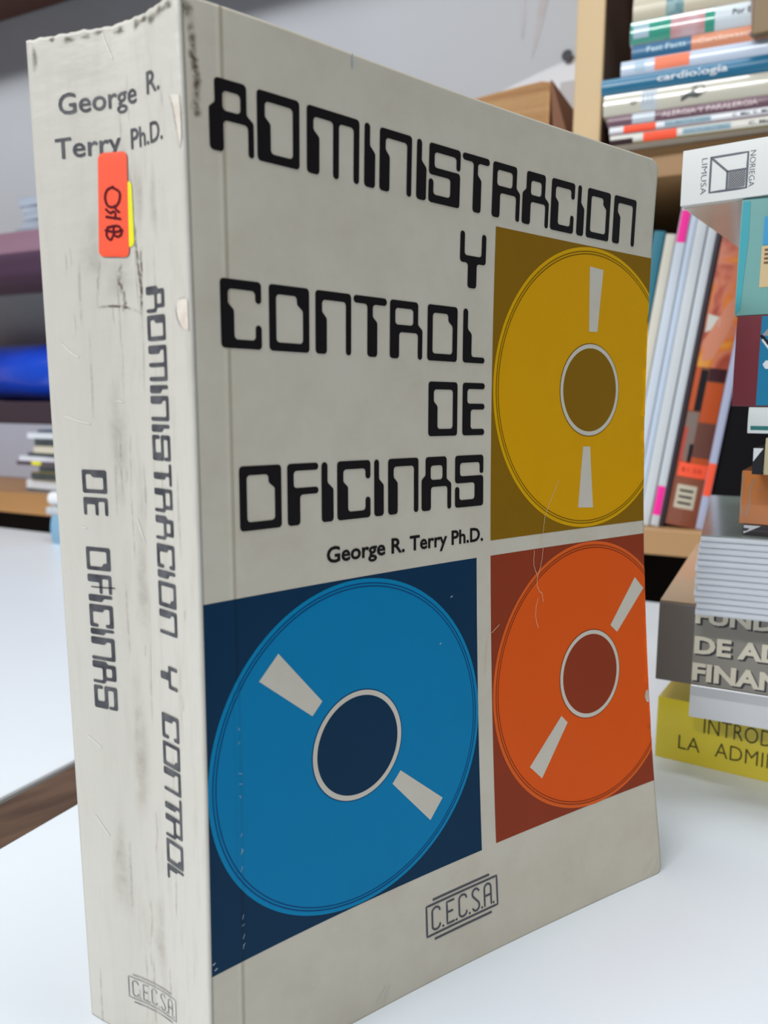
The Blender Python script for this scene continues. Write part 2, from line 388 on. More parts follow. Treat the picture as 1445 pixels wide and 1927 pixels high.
bboard(POST1, 45, 0, 24.9, 73.8, 76.2, PINE_H)
bboard(POST0, POST1, 0, 24.9, -76, 92, PINE, 'upright')
bboard(-152.5, -150, 0, 24.9, -76, 92, PINE, 'upright')
DKW = mat('dark_shade_tone', (.11, .066, .052), .6, .3, 9.)  # for thin dark sheets added to deepen the shade in the upper bay
bboard(POST1, POST1+.05, .15, 24.8, 35.02, 73.7, DKW, 'side_shade_sheet', 'thin dark sheet added as shade on the upright')
bboard(POST1, 45, 23.8, 24.85, 35.02, 73.7, DKW, 'back_panel', 'dark sheet added at the back of the upper bay')
bboard(45, 47.5, 0, 24.9, -76, 92, PINE, 'upright')
bboard(-150, POST0, 0, 24.9, -72, -69.5, MAUVE)
bboard(POST1, 45, 0, 24.9, -72, -69.5, PINE_H)
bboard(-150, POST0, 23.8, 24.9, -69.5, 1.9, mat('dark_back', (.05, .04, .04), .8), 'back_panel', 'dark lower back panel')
bboard(POST1, 45, 23.8, 24.9, -69.5, 32.75, _m['dark_back'], 'back_panel', 'dark lower back panel')

# ------------------------------------------------------------------ generic books
PAGE = mat('page_edges', (.72, .66, .52), .8, .25, 60., .0002, 300., stretch=(.05, .05, 9))
PAGEW = mat('white_page_edges', (.74, .76, .80), .75, .18, 60., .0002, 300., stretch=(.05, .05, 9))
def book(name, loc, rot, L, D, T, cover, label, cat='book', group=None, bulge=.12, hard=False, pages=None, face='spine', cth=.05):
    """closed book. local x along the spine, y away from the viewer, z through the thickness; the spine is the y=0 face"""
    root = empty(name, loc, rot, label, cat, group)
    hang = .25 if hard else .02; th = .22 if hard else cth
    def sy(z): return -bulge*(1-(2*z/T-1)**2)
    mb = MB()
    if face == 'spine':
        zs = [T*i/8 for i in range(9)]
        outer = [(D, 0), (sy(0), 0)]+[(sy(z), z) for z in zs[1:-1]]+[(sy(T), T), (D, T)]
        inner = [(D, T-th), (sy(T)+th, T-th)]+[(sy(z)+th, min(max(z, th), T-th)) for z in zs[1:-1][::-1]]+[(sy(0)+th, th), (D, th)]
        sec = outer+inner; n = len(sec)
        mb.add([(x, y, z) for x in (0, L) for y, z in sec], [(i, (i+1) % n, n+(i+1) % n, n+i) for i in range(n)])
        k = len(outer)
        for side in (0, n):
            for i in range(k-1):
                mb.f.append((side+i, side+i+1, side+n-2-i, side+n-1-i))
    else:  # fore edge towards the viewer: two cover boards and the spine behind
        mb.box(0, L, 0, D, 0, th); mb.box(0, L, 0, D, T-th, T); mb.box(0, L, D-th, D, th, T-th)
    c = obj('cover', mb, cover, root, .02 if not hard else .05)
    pg = MB(); pg.box(hang, L-hang, th+.03 if face == 'spine' else hang+.02, D-hang if face == 'spine' else D-th-.02, th+.005, T-th-.005)
    obj('pages', pg, pages or PAGE, root)
    root['T'] = T
    return root, (lambda x, z, o=.012: (x, sy(z)-o, z))
def band(root, fn, x0, x1, z0, z1, m, name='printed_band', o=.012, label=None, slant=0):
    mb = MB(); zs = frange(z0, z1, max(.12, (z1-z0)/8)); us = [x0, x1]
    mb.grid(us, zs, lambda x, z: fn(x+slant*(z-z0), z, o)); ob = obj(name, mb, m, root, -1, True)
    if label: ob['label'] = label
    return ob
def ftext(root, fn, s, x0, x1, z0, cap, m, o=.024, bold=.01, name='lettering', rot=False):
    mb = MB()
    if rot:  # reads downwards across the spine
        text(mb, s, 0, 1, 0, 1, lambda a, b: fn(x0+(x1-x0)*b, z0-(cap)*a, o), bold)
    else: text(mb, s, x0, x1, z0, cap, lambda a, b: fn(a, b, o), bold)
    return obj(name, mb, m, root, -1)
def flat(name, rgb, rough=.35, **k): return mat(name, lin(rgb), rough, **k)
INK = mat('black_ink', (.010, .009, .012), .6, spec=.15); WINK = flat('white_ink', (225, 230, 235), .45)
ORANGE = mat('fluorescent_orange', (1.0, .10, .035), .6, .06, 40.); PINK = mat('fluorescent_pink', (.98, .02, .36), .6, .05, 40.)
YELLOW = mat('fluorescent_yellow', (.86, .82, .01), .6, .05, 40.)

# ------------------------------------------------------------------ MAIN BOOK
H = 23.0; W = 15.754; TK = 4.4
C_ = dict(a0=1.989, a1=-.0205, a2=-.0504, a3=.0103, b1=-.6406, b2=.5018, e0=-.5602, h0=-.0221, h1=-.1344, h2=-.1072)
def disp(u, v):
    w = (v-H/2)/10; s = u/16; g = C_
    return s*s*(g['a0']+g['a1']*w+g['a2']*w*w+g['a3']*w**3)+s*(g['b1']*w+g['b2']*w*w)+g['e0']*s**3+(g['h0']+g['h1']*w+g['h2']*w*w)*exp(-max(u, -1)/1.5)
PT = [(0, 0), (.5, -.03), (1.0, -.05), (1.5, -.08), (2, -.18), (2.5, -.36), (3, -.6), (3.5, -.86), (4, -1.06), (4.25, -1.16), (4.6, -1.3)]
PB = [(0, 0), (.5, .06), (1.0, .09), (1.5, .08), (2, .02), (2.5, -.11), (3, -.3), (3.5, -.49), (4, -.63), (4.25, -.69), (4.6, -.77)]
def interp(T_, s):
    if s <= 0: return 0
    for (a, b), (c, d) in zip(T_, T_[1:]):
        if s <= c: return b+(d-b)*(s-a)/(c-a)
    return T_[-1][1]
def smooth_i(T_, s): return sum(interp(T_, s+k*.14) for k in (-1, 0, 1))/3 if s > .2 else interp(T_, s)
def prof(s, v): w = v/H; return smooth_i(PB, s)*(1-w)+smooth_i(PT, s)*w
def cov(off):
    def f(u, v):
        u2 = min(u, W); e = 1e-3
        # outward normal of the sheet
        du = (disp(u2+e, v)-disp(u2-e, v))/(2*e); dv = (disp(u2, v+e)-disp(u2, v-e))/(2*e)
        n = Vector((-du, -1, -dv)).normalized(); n = Vector((-du*1.0, -1.0, -dv)).normalized()
        return (u2+n.x*off, -disp(u2, v)+n.y*off, v+n.z*off)
    return f
def spn(off):
    def f(s, v):
        e = .05; dx = (prof(s+e, v)-prof(max(s-e, 0), v))/(e+min(s, e))
        l = hypot(1, dx)
        return (prof(s, v)-off/l, s-disp(0, v)*(1-s/4.4)+off*dx/l, v)
    return f
mb0 = empty('paperback_book', (0, 0, 0), label='large worn paperback about office management standing upright, three coloured discs on its cover', cat='book')
CARD = card('cover_card', (.71, .655, .545), .40)
CARDW = (.73, .675, .575)
def edge_u(v):  # small dents and rounded corners of the fore edge
    r = .35; d = 0
    for c0, sg in ((H, -1), (0, 1)):
        q = (v-c0)*sg
        if q < r: d = r-math.sqrt(max(0, r*r-(r-q)**2))
    return W-d-.03*max(0, sin(v*3.1))*max(0, sin(v*1.3+1))
us = frange(.07, .6, .13)+frange(.66, 1.02, .04)[0:]+frange(1.3, 15.2, .35)+frange(15.35, W, .1)
vs = frange(0, .4, .06)+frange(.8, 22.4, .4)+frange(22.6, H, .06)
def front_fn(u, v):
    if u > 15.2: u = 15.2+(u-15.2)*(edge_u(v)-15.2)/(W-15.2)
    return cov(0)(u, v)
m_ = MB(); m_.grid(us, vs, front_fn)
fc = obj('front_cover', m_, CARD, mb0, -1, True)
so = fc.modifiers.new('thickness', 'SOLIDIFY'); so.thickness = .035*CM; so.offset = -1 
# spine, with the worn rounded fold towards the cover
m_ = MB(); ss = frange(.10, 4.4, .1)
def spine_fn(s, v):
    x, y, z = spn(0)(s, v)
    z2 = z
    if v > 22.9: z2 = z-.018*(1+sin(s*9)*sin(s*3.7)+.6*sin(s*23))    # frayed top edge
    return (x, y, z2)
m_.grid([-.07, -.03, .01, .05]+ss, vs, lambda s, v: spine_fn(s, v) if s >= .10 else (lambda a, b, q: (a[0]*(1-q)**2+2*q*(1-q)*0.0+b[0]*q*q, a[1]*(1-q)**2+2*q*(1-q)*(-disp(0, v))+b[1]*q*q, v))(front_fn(.07, v), spine_fn(.10, v), (s+.07)/.17))
sp = obj('spine', m_, spine_card(), mb0, -1, True)
sp['label'] = 'creased cream spine with grime streaks'
so = sp.modifiers.new('thickness', 'SOLIDIFY'); so.thickness = .035*CM; so.offset = 0
# back cover and page block
def backy(u, v):
    x0 = prof(4.4, v)
    return 4.4-.25*sin(min(1, (u-x0)/16)*pi)
m_ = MB(); m_.grid(frange(0, 1, .04), vs, lambda q, v: (prof(4.4, v)+q*(15.3-prof(4.4, v)), backy(prof(4.4, v)+q*16, v), v))
obj('back_cover', m_, CARD, mb0, -1, True).modifiers.new('t', 'SOLIDIFY').thickness = .03*CM
m_ = MB()
uu = frange(.55, 15.25, .4); vv = frange(.12, 22.85, .7)
def pf(u, v): x, y, z = cov(-.09)(u, v); return (x, y, z)
def pb(u, v): x0 = prof(4.4, v)+.35; return (x0+(15.1-x0)*(u-.55)/14.7, backy(u, v)-.08, v)
nu, nv = len(uu), len(vv)
pts = [pf(u, v) for u in uu for v in vv]+[pb(u, v) for u in uu for v in vv]
fs = []; K2 = nu*nv
for i in range(nu-1):
    for j in range(nv-1):
        a = i*nv+j; fs += [(a, a+nv, a+nv+1, a+1), (K2+a, K2+a+1, K2+a+nv+1, K2+a+nv)]
for i in range(nu-1):
    for j in (0, nv-1): a = i*nv+j; fs.append((a, K2+a, K2+a+nv, a+nv))
for j in range(nv-1):
    for i in (0, nu-1): a = i*nv+j; fs.append((a, a+1, K2+a+1, K2+a))
m_.add(pts, fs); obj('pages', m_, mat('old_page_edges', (.62, .52, .36), .85, .3, 60., .0003, 200., stretch=(.05, 9, .05)), mb0, 0, False)

# printed panels
c1, c2, c3, c4, c5 = cov(.004), cov(.008), cov(.012), cov(.016), cov(.020)
def panel(name, x0, x1, z0, z1, m, label):
    q = MB(); q.grid(frange(x0, x1, .3), frange(z0, z1, .3), c1); o = obj(name, q, m, mb0, -1, True); o['label'] = label; return o
def disc(name, cx, cz, r, m, fn, parent, label=None, r0=0, seg=128):
    q = MB(); rs = [r0+(r-r0)*i/max(1, int((r-r0)/.25)) for i in range(max(1, int((r-r0)/.25))+1)]
    if r0 == 0: rs[0] = .001
    pts = []; uvs = []
    for a in rs:
        for k in range(seg):
            u, v = cx+a*cos(2*pi*k/seg), cz+a*sin(2*pi*k/seg); u = min(u, edge_u(v)-.002); pts.append(fn(u, v)); uvs.append((u, v))
    fs_ = [(i*seg+k, i*seg+(k+1) % seg, (i+1)*seg+(k+1) % seg, (i+1)*seg+k) for i in range(len(rs)-1) for k in range(seg)]
    q.add(pts, fs_, uvs); o = obj(name, q, m, parent, -1, True)
    if label: o['label'] = label
    return o
def printed(cx, cz, R, panelc, discc, ringc, names, box_, tabs, bold_dark):
    pm = card(names[0]+'_panel_print', panelc, .25); dm = card(names[0]+'_disc_print', discc, .15); rm = card(names[0]+'_rim_print', ringc, .15)
    p = panel('printed_panel', *box_, pm, 'dark %s square panel' % names[0])
    cream = card('bare_card', CARDW, .3); dark = card(names[0]+'_line', bold_dark, .1)
    disc('printed_disc', cx, cz, R, rm, c2, p, 'bright %s disc' % names[0])
    disc('disc_face', cx, cz, R-.19, dm, c3, p)
    for rr in (R-.115, R-.19): disc('groove_line', cx, cz, rr+.012, dark, c4, p, None, rr-.012)
    disc('hub_outline', cx, cz, 1.385, dark, c3 if 0 else c4, p, None, 1.33)
    disc('hub_ring', cx, cz, 1.36, cream, c5, p, 'cream hub ring', 1.235)
    disc('hub', cx, cz, 1.26, pm, c4, p)
    for t in tabs:
        q = MB(); poly(q, [t], c4); obj('sector_tab', q, cream, p, -1)['label'] = 'cream wedge-shaped tab'
printed(4.17, 7.19, 4.10, (.003, .036, .09), (0.0, .235, .50), (0.0, .26, .53), ['blue'], (.07, 8.27, 3.063, 11.34),
        [[(1.91, 9.94), (3.11, 8.55), (2.82, 8.26), (1.39, 9.42)], [(5.49, 6.16), (6.90, 5.00), (6.46, 4.51), (5.22, 5.88)]], (.004, .05, .2))
printed(12.985, 15.92, 4.13, (.29, .145, .003), (.82, .40, .0), (.82, .44, .001), ['yellow'], (8.808, W-.01, 11.76, 20.08),
        [[(12.76, 19.51), (13.40, 19.47), (13.24, 17.65), (12.85, 17.64)], [(12.71, 14.24), (13.04, 14.23), (13.20, 12.36), (12.50, 12.41)]], (.2, .09, .002))
printed(12.96, 7.20, 4.12, (.32, .047, .016), (.88, .115, .009), (.86, .14, .02), ['orange'], (8.808, W-.01, 3.09, 11.336),
        [[(15.23, 9.95), (15.66, 9.54), (14.28, 8.30), (13.97, 8.57)], [(11.61, 6.16), (11.87, 5.90), (10.70, 4.47), (10.22, 4.94)]], (.3, .03, .004))

TINK = card('title_ink', (.011, .009, .010), .0, .5)
def line_(chars, spans, z0, h=1.365):
    q = MB()
    for ch, (a, b) in zip(chars, spans): glyph(q, ch, a, b, z0, h, c3, .085)
    o = obj('title_lettering', q, TINK, mb0, -1); return o
line_('ADMINISTRACION', [(.53, 1.51), (1.59, 2.62), (2.81, 4.24), (4.39, 4.71), (4.84, 5.83), (5.99, 6.31), (6.39, 7.45), (7.52, 8.49), (8.62, 9.68), (9.78, 10.85), (10.94, 11.93), (12.07, 12.38), (12.50, 13.55), (13.73, 14.80)], 20.305)
line_('Y', [(7.52, 8.46)], 18.42, 1.38)
line_('CONTROL', [(.66, 1.62), (1.81, 2.85), (3.02, 4.03), (4.10, 5.11), (5.21, 6.27), (6.44, 7.48), (7.69, 8.50)], 16.53)
line_('DE', [(6.50, 7.52), (7.71, 8.53)], 14.648)
line_('OFICINAS', [(1.00, 2.06), (2.22, 3.07), (3.16, 3.50), (3.61, 4.61), (4.73, 5.03), (5.17, 6.17), (6.28, 7.32), (7.46, 8.51)], 12.757)
def author(parts, fn, m, bold, name):
    q = MB()
    for s, a, b, z, cap in parts: text(q, s, a, b, z, cap, fn, bold)
    return obj(name, q, m, mb0, -1)
author([('George R.', 3.29, 5.71, 11.785, .405), ('Terry Ph.D.', 5.88, 8.51, 11.785, .405)], c3, TINK, .022, 'author_lettering')
# publisher's mark
GINK = card('grey_ink', (.10, .10, .12), .0, .5)
def emblem(fn, name, m, w=.055):
    q = MB()
    stroke(q, [(6.25, 1.31), (8.77, 1.31), (8.77, 2.15), (6.25, 2.15)], w, fn, True, .1)
    stroke(q, [(6.47, 2.275), (8.50, 2.275)], w*1.1, fn, cap=False); stroke(q, [(6.50, 1.165), (8.54, 1.165)], w*1.1, fn, cap=False)
    def arc(cx, cy, rx, ry, a0, a1): return [(cx+rx*cos(radians(a0+(a1-a0)*k/10)), cy+ry*sin(radians(a0+(a1-a0)*k/10))) for k in range(11)]
    def C(x): stroke(q, arc(x+.13, 1.93, .13, .11, 0, 180)+arc(x+.13, 1.53, .13, .11, 180, 360), w, fn, step=.06)
    def E(x): stroke(q, [(x+.24, 2.03), (x, 2.03), (x, 1.42), (x+.24, 1.42)], w, fn); stroke(q, [(x, 1.74), (x+.19, 1.74)], w, fn)
    def S_(x): stroke(q, arc(x+.12, 1.92, .12, .12, 20, 200)+[(x+.02, 1.84), (x+.22, 1.62)]+arc(x+.12, 1.53, .12, .12, 20, -160), w, fn, step=.06)
    def A(x): stroke(q, [(x, 1.42), (x, 1.90)]+arc(x+.12, 1.91, .12, .12, 180, 0)+[(x+.24, 1.42)], w, fn, step=.06); stroke(q, [(x, 1.70), (x+.24, 1.70)], w, fn)
    C(6.44); E(6.95); C(7.38); S_(7.86); A(8.30)
    for x in (6.80, 7.27, 7.74, 8.19, 8.62): stroke(q, [(x, 1.42), (x+.01, 1.42)], w*1.1, fn)
    return obj(name, q, m, mb0, -1)
emblem(c3, 'printed_emblem', GINK)
s1, s2, s3, s4 = spn(.022+.004), spn(.022+.010), spn(.022+.020), spn(.022+.048)
def smap(f): return lambda a, b: f(3.08-(a-6.22)*.607, 1.05+(b-1.285)*.655)
emblem(smap(s2), 'printed_emblem', mat('worn_grey_ink', (.17, .17, .19), .5, .5, 300., col2=(.42, .41, .39)), .045)
# spine lettering
SINK = mat('spine_ink', (.035, .035, .045), .5, .5, 260., col2=(.10, .10, .11))
def sline(chars, spans, sb, st, name='spine_lettering'):
    q = MB()
    for ch, (va, vb) in zip(chars, spans):
        # letter runs down the spine; its top points to the front cover
        w = va-vb; h = sb-st
        fn = lambda a, b, va=va: s2(sb-b, va-a)
        glyph(q, ch, 0, w, 0, h, fn, .04)
    return obj(name, q, SINK, mb0, -1)
sline('AdMINISTRACION', [(17.78, 17.26), (17.20, 16.69), (16.59, 15.87), (15.78, 15.62), (15.56, 15.05), (14.97, 14.82), (14.75, 14.22), (14.16, 13.69), (13.63, 13.13), (13.05, 12.54), (12.44, 11.92), (11.87, 11.70), (11.62, 11.07), (11.0, 10.46)], 1.60, .93)
sline('Y', [(9.76, 9.24)], 1.64, 1.0)
sline('CONTROL', [(8.64, 8.06), (7.98, 7.42), (7.38, 6.82), (6.76, 6.24), (6.26, 5.72), (5.66, 5.08), (5.04, 4.68)], 1.66, 1.01)
sline('dE', [(13.93, 13.41), (13.31, 12.91)], 3.59, 2.97)
sline('OFICINAS', [(12.18, 11.65), (11.55, 11.11), (11.08, 10.92), (10.85, 10.32), (10.28, 10.14), (10.08, 9.54), (9.51, 8.98), (8.92, 8.37)], 3.60, 2.98)
q = MB(); mir = lambda a, b: s2(-a, b)
text(q, 'George', -3.63, -1.62, 21.40, .44, mir, .008); text(q, 'R.', -1.24, -.76, 21.46, .45, mir, .008)
text(q, 'Terry', -3.78, -2.16, 20.53, .44, mir, .008); text(q, 'Ph.D.', -1.86, -.72, 20.53, .42, mir, .008)
obj('author_lettering', q, SINK, mb0, -1)
q = MB(); stroke(q, [(3.50, 11.26), (3.2, 11.265), (2.89, 11.28)], .02, s3); obj('stray_hair', q, INK, mb0, -1)
# price stickers
def rrect(x0, x1, y0, y1, r): return fillet([(x0, y1), (x1, y1), (x1, y0), (x0, y0)], r, 6)
q = MB(); poly(q, [rrect(1.90, 2.5, 18.62, 19.93, .12)], s2, .15); obj('yellow_price_sticker', q, YELLOW, mb0, -1)['label'] = 'fluorescent yellow sticker under the orange one'
q = MB(); poly(q, [fillet([(1.99, 20.52), (2.745, 20.56), (2.85, 18.48), (2.06, 18.42)], .13, 6)], s3, .15); ps = obj('orange_price_sticker', q, ORANGE, mb0, -1); ps['label'] = 'fluorescent orange sticker with handwritten price'
q = MB(); PEN = mat('pen_ink', (.11, .006, .014), .6, spec=.1)
def cr(pts, n=5):
    out = []
    for i in range(len(pts)-1):
        p0 = pts[max(i-1, 0)]; p1 = pts[i]; p2 = pts[i+1]; p3 = pts[min(i+2, len(pts)-1)]
        for k in range(n):
            t = k/n; out.append(tuple(.5*((2*p1[j])+(-p0[j]+p2[j])*t+(2*p0[j]-5*p1[j]+4*p2[j]-p3[j])*t*t+(-p0[j]+3*p1[j]-3*p2[j]+p3[j])*t**3) for j in (0, 1)))
    return out+[pts[-1]]
for L_ in ([(2.39, 19.83), (2.23, 19.73), (2.25, 19.55), (2.38, 19.45), (2.55, 19.49), (2.61, 19.65), (2.55, 19.80), (2.39, 19.85)], [(2.38, 19.47), (2.33, 19.38), (2.26, 19.34)],
           [(2.60, 19.42), (2.50, 19.34), (2.40, 19.36), (2.36, 19.30), (2.39, 19.22)], [(2.60, 19.27), (2.45, 19.24), (2.24, 19.20)],
           [(2.59, 19.05), (2.42, 19.07), (2.27, 19.04), (2.23, 18.90), (2.34, 18.85), (2.44, 18.92), (2.42, 19.05)], [(2.42, 18.93), (2.52, 18.80), (2.62, 18.90), (2.58, 19.05)], [(2.64, 19.0), (2.4, 18.95), (2.2, 18.97)]):
    stroke(q, cr(L_), .048, s4, step=.05)
obj('handwritten_price', q, PEN, ps, -1)
# wear: grime lines, torn patches, creases
GR = soft_mat('dark_grime', (.14, .10, .07), .95, 5.); GR2 = soft_mat('light_grime', (.32, .29, .24), .30, 3.)
def wob(pts, m, w, fn, name='grime_mark', amp=.015):
    q = MB(); P = cr(pts, 10); P = [(a+random.uniform(-amp, amp), b) for a, b in P]; soft_stroke(q, P, w*2.2, fn); return obj(name, q, m, mb0, -1)
wob([(1.98, 20.3), (1.92, 19.6), (1.88, 19.2)], GR2, .06, s1)
wob([(1.88, 19.1), (1.86, 18.6), (1.80, 18.0), (1.76, 17.7), (1.80, 17.2)], GR, .05, s1)
wob([(1.72, 18.6), (1.73, 18.0), (1.80, 17.2)], GR, .05, s1)
wob([(2.35, 18.3), (2.36, 17.9), (2.28, 17.6), (2.30, 17.3)], GR, .05, s1, amp=.04)
wob([(2.98, 17.43), (2.6, 17.45), (2.2, 17.40), (1.76, 17.26)], GR, .035, s1)
wob([(2.85, 18.4), (2.93, 17.9), (2.97, 17.4)], GR2, .04, s1)
q = MB()
for s_, v, a, b in ((2.4, 18.0, .5, .5), (2.2, 19.2, .25, 1.3), (1.7, 19.6, .2, .9), (3.0, 18.6, .35, .8), (2.6, 14.5, .3, 1.6), (2.1, 11.5, .25, 2.0), (2.4, 7.5, .3, 2.2), (3.1, 4.5, .3, 1.6), (2.0, 3.0, .25, 1.5), (1.2, 19.4, .2, .8)): soft_blob(q, s_, v, a, b, s1)
tag(obj('grime_haze', q, soft_mat('grime_haze', (.33, .28, .21), .30, 2., .3, .7), mb0, -1), kind='stuff')
q = MB()
for k in range(40):
    s_ = random.choice([random.uniform(.5, 4.0), random.uniform(1.7, 3.0)]); v = random.uniform(.6, 22.2); l = random.uniform(.3, 2.2)
    soft_stroke(q, cr([(s_, v), (s_+random.uniform(-.04, .04), v-l/2), (s_+random.uniform(-.06, .06), v-l)], 6), random.uniform(.05, .12), s1)
tag(obj('light_streaks', q, GR2, mb0, -1), kind='stuff')
# dirt nibbles along the head of the spine
q = MB()
for s_, v, a, b in ((.35, 22.86, .22, .10), (.62, 22.84, .2, .12), (.95, 22.8, .25, .12), (1.25, 22.86, .2, .08), (1.5, 22.85, .16, .12), (2.05, 22.84, .2, .09), (2.6, 22.9, .16, .06), (2.9, 22.86, .14, .07), (3.3, 22.84, .16, .09), (3.7, 22.9, .1, .06), (4.2, 22.6, .09, .3)): soft_blob(q, s_, v, a, b, s1)
for u_, v, a, b in ((.3, 20.95, .1, .15), (.15, 22.75, .15, .2)): soft_blob(q, u_, v, a, b, c1)
tag(obj('soiled_edge', q, soft_mat('soiled', (.13, .11, .07), .85, 6., .3, .6), mb0, -1), kind='stuff')
TEAR = mat('torn_card', (.62, .52, .43), .85, .3, 200., .0002, 300., col2=(.74, .68, .6))
for P in ([(.39, 21.28), (.06, 21.20), (.03, 20.9), (.03, 20.45), (.09, 20.22), (.20, 20.7), (.27, 21.0)], [(.44, 17.42), (.10, 17.44), (.04, 17.39), (.04, 16.82), (.2, 16.85), (.36, 17.0), (.46, 17.2)]):
    q = MB(); poly(q, [P], s1, .1); obj('torn_patch', q, TEAR, mb0, -1)
wob([(.41, 21.30), (.30, 21.02), (.22, 20.7), (.10, 20.2)], GR, .02, s2); wob([(.46, 17.43), (.47, 17.15), (.37, 16.97), (.2, 16.83)], GR, .02, s2); wob([(.46, 17.43), (.2, 17.46), (.06, 17.41)], GR2, .02, s2)
# soft raised wrinkles on the spine
WR = mat('bare_crease', (.70, .68, .62), .5)
for P in ([(3.95, 16.7), (3.7, 16.5), (3.5, 16.4)], [(3.98, 15.1), (3.6, 15.0), (3.3, 14.95)], [(2.62, 15.45), (2.45, 15.43)], [(3.68, 12.62), (3.55, 12.6)], [(2.50, 22.86), (2.40, 22.6), (2.28, 22.35)], [(3.9, 7.6), (3.5, 7.4)], [(3.8, 5.6), (3.4, 5.2)], [(2.2, 12.9), (2.0, 12.4)]):
    q = MB(); stroke(q, cr(P), .035, s1, step=.06); obj('spine_wrinkle', q, WR, mb0, -1)
# cover scuffs
wob([(.24, 22.7), (.25, 22.0), (.31, 21.4), (.22, 20.9)], GR, .09, c1, amp=.03)
q = MB(); CR = card('exposed_crease', (.86, .62, .42), .0)
for P in ([(11.61, 13.28), (11.20, 12.59), (11.03, 12.26), (10.96, 11.9), (10.84, 11.48)], [(10.95, 11.4), (10.86, 10.9), (10.67, 10.4), (10.75, 10.1), (10.88, 10.0), (10.93, 9.74)], [(10.56, 11.30), (10.55, 10.9), (10.67, 10.57)], [(10.71, 9.88), (10.60, 9.44), (10.70, 8.99)], [(8.66, 9.05), (8.58, 8.45), (8.57, 8.09)], [(8.82, 9.17), (9.12, 9.36)]):
    P = cr(P, 6); P = [(a+random.uniform(-.012, .012), b) for a, b in P]; stroke(q, P, .016, c5, step=.08)
obj('cover_crease', q, CR, mb0, -1)
SCF = card('scuff', (.45, .55, .62), 0)
q = MB(); poly(q, [[(15.52, 5.95), (15.58, 6.12), (15.70, 6.16), (15.735, 5.95), (15.70, 5.72), (15.60, 5.76)]], c5, .2); obj('torn_nick', q, TEAR, mb0, -1)
for P in ([(15.1, .05), (15.45, .25), (15.7, .7)], [(14.9, .3), (15.3, .6)], [(4.6, .25), (4.9, .55)], [(4.75, .1), (5.0, .5)], [(15.2, 22.9), (15.5, 22.5)]):
    q = MB(); stroke(q, cr(P), .02, c5, step=.06); obj('corner_crease', q, WR, mb0, -1)
q = MB()
for k in range(16):
    v = random.uniform(3.0, 8.6); stroke(q, [(.86+random.uniform(-.03, .02), v), (.88+random.uniform(-.01, .04), v+random.uniform(-.08, .12))], .012, c4)
tag(obj('scuff_flecks', q, SCF, mb0, -1), kind='stuff')
for P in ([(.10, 3.35), (.15, 3.37)], [(.15, 3.2), (.2, 3.22)], [(7.3, 10.4), (7.35, 10.42)], [(6.9, 9.2), (6.93, 9.22)], [(4.02, 22.98), (4.02, 22.7)]):
    q = MB(); stroke(q, P, .03, c4); obj('scuff_mark', q, SCF, mb0, -1)

# ------------------------------------------------------------------ PILE ON THE TABLE (right)
def yawrot(deg): a = radians(deg); return atan2(-cos(a), sin(-a))
GLOSS = dict(coat=.7)
YB = mat('yellow_gloss_cover', (.78, .62, .028), .3, .06, 6., **GLOSS)
r, f = book('yellow_book', (24.02, 1.76, 0), (0, 0, yawrot(-13)), 23, 16.5, 2.77, YB, 'glossy yellow paperback with black capitals lying flat at the bottom of the pile', bulge=.03)
ftext(r, f, 'INTRODUCCION A', 1.97, 8.3, 1.55, .72, flat('olive_ink', (70, 62, 10)), bold=-.012); ftext(r, f, 'LA', .97, 1.86, .62, .66, _m['olive_ink'], bold=-.012); ftext(r, f, 'ADMINISTRACION', 2.48, 9.1, .62, .68, _m['olive_ink'], bold=-.012)
r, f = book('white_book', (22.76, -.21, 2.77), (0, 0, yawrot(-19)), 21, 15, 1.37, mat('white_gloss_cover', (.80, .81, .83), .22, .04, 9., **GLOSS), 'thin glossy white book lying between the yellow book and the grey finance book', bulge=.05)
band(r, f, .02, 20.8, .95, 1.30, flat('pale_grey', (205, 207, 210)))
GB = mat('grey_brown_cover', lin((112, 104, 98)), .35, .08, 12., coat=.4)
r, f = book('grey_book', (22.35, 1.13, 4.14), (0, 0, yawrot(-19)), 24, 16, 3.30, GB, 'thick grey-brown book with cream shadowed capitals, under the stack of white booklets', bulge=.02, pages=PAGE)
band(r, f, 1.40, 23.9, .03, 3.27, flat('light_grey_print', (152, 146, 136), .3), o=.008)
CREAM = flat('cream_ink', (232, 224, 204), .4); DARK = flat('shadow_ink', (62, 60, 64))
for s, a, b, z, c in (('FUNDAMENTOS', 1.42, 9.4, 2.60, .68), ('DE ADMINISTRACION', 1.44, 12.6, 1.34, .78), ('FINANCIERA', 1.42, 8.0, .20, .80)):
    ftext(r, f, s, a+.07, b+.07, z-.07, c, DARK, .016, .05); ftext(r, f, s, a, b, z, c, CREAM, .024, .04)
mbx = MB(); mbx.box(.0, 23.9, .2, 15.8, 3.31, 3.36); o = obj('top_cover', mbx, mat('peach_cover', lin((204, 184, 152)), .5, .25, 10., col2=lin((214, 168, 132))), r); o['label'] = 'peach and tan front cover'
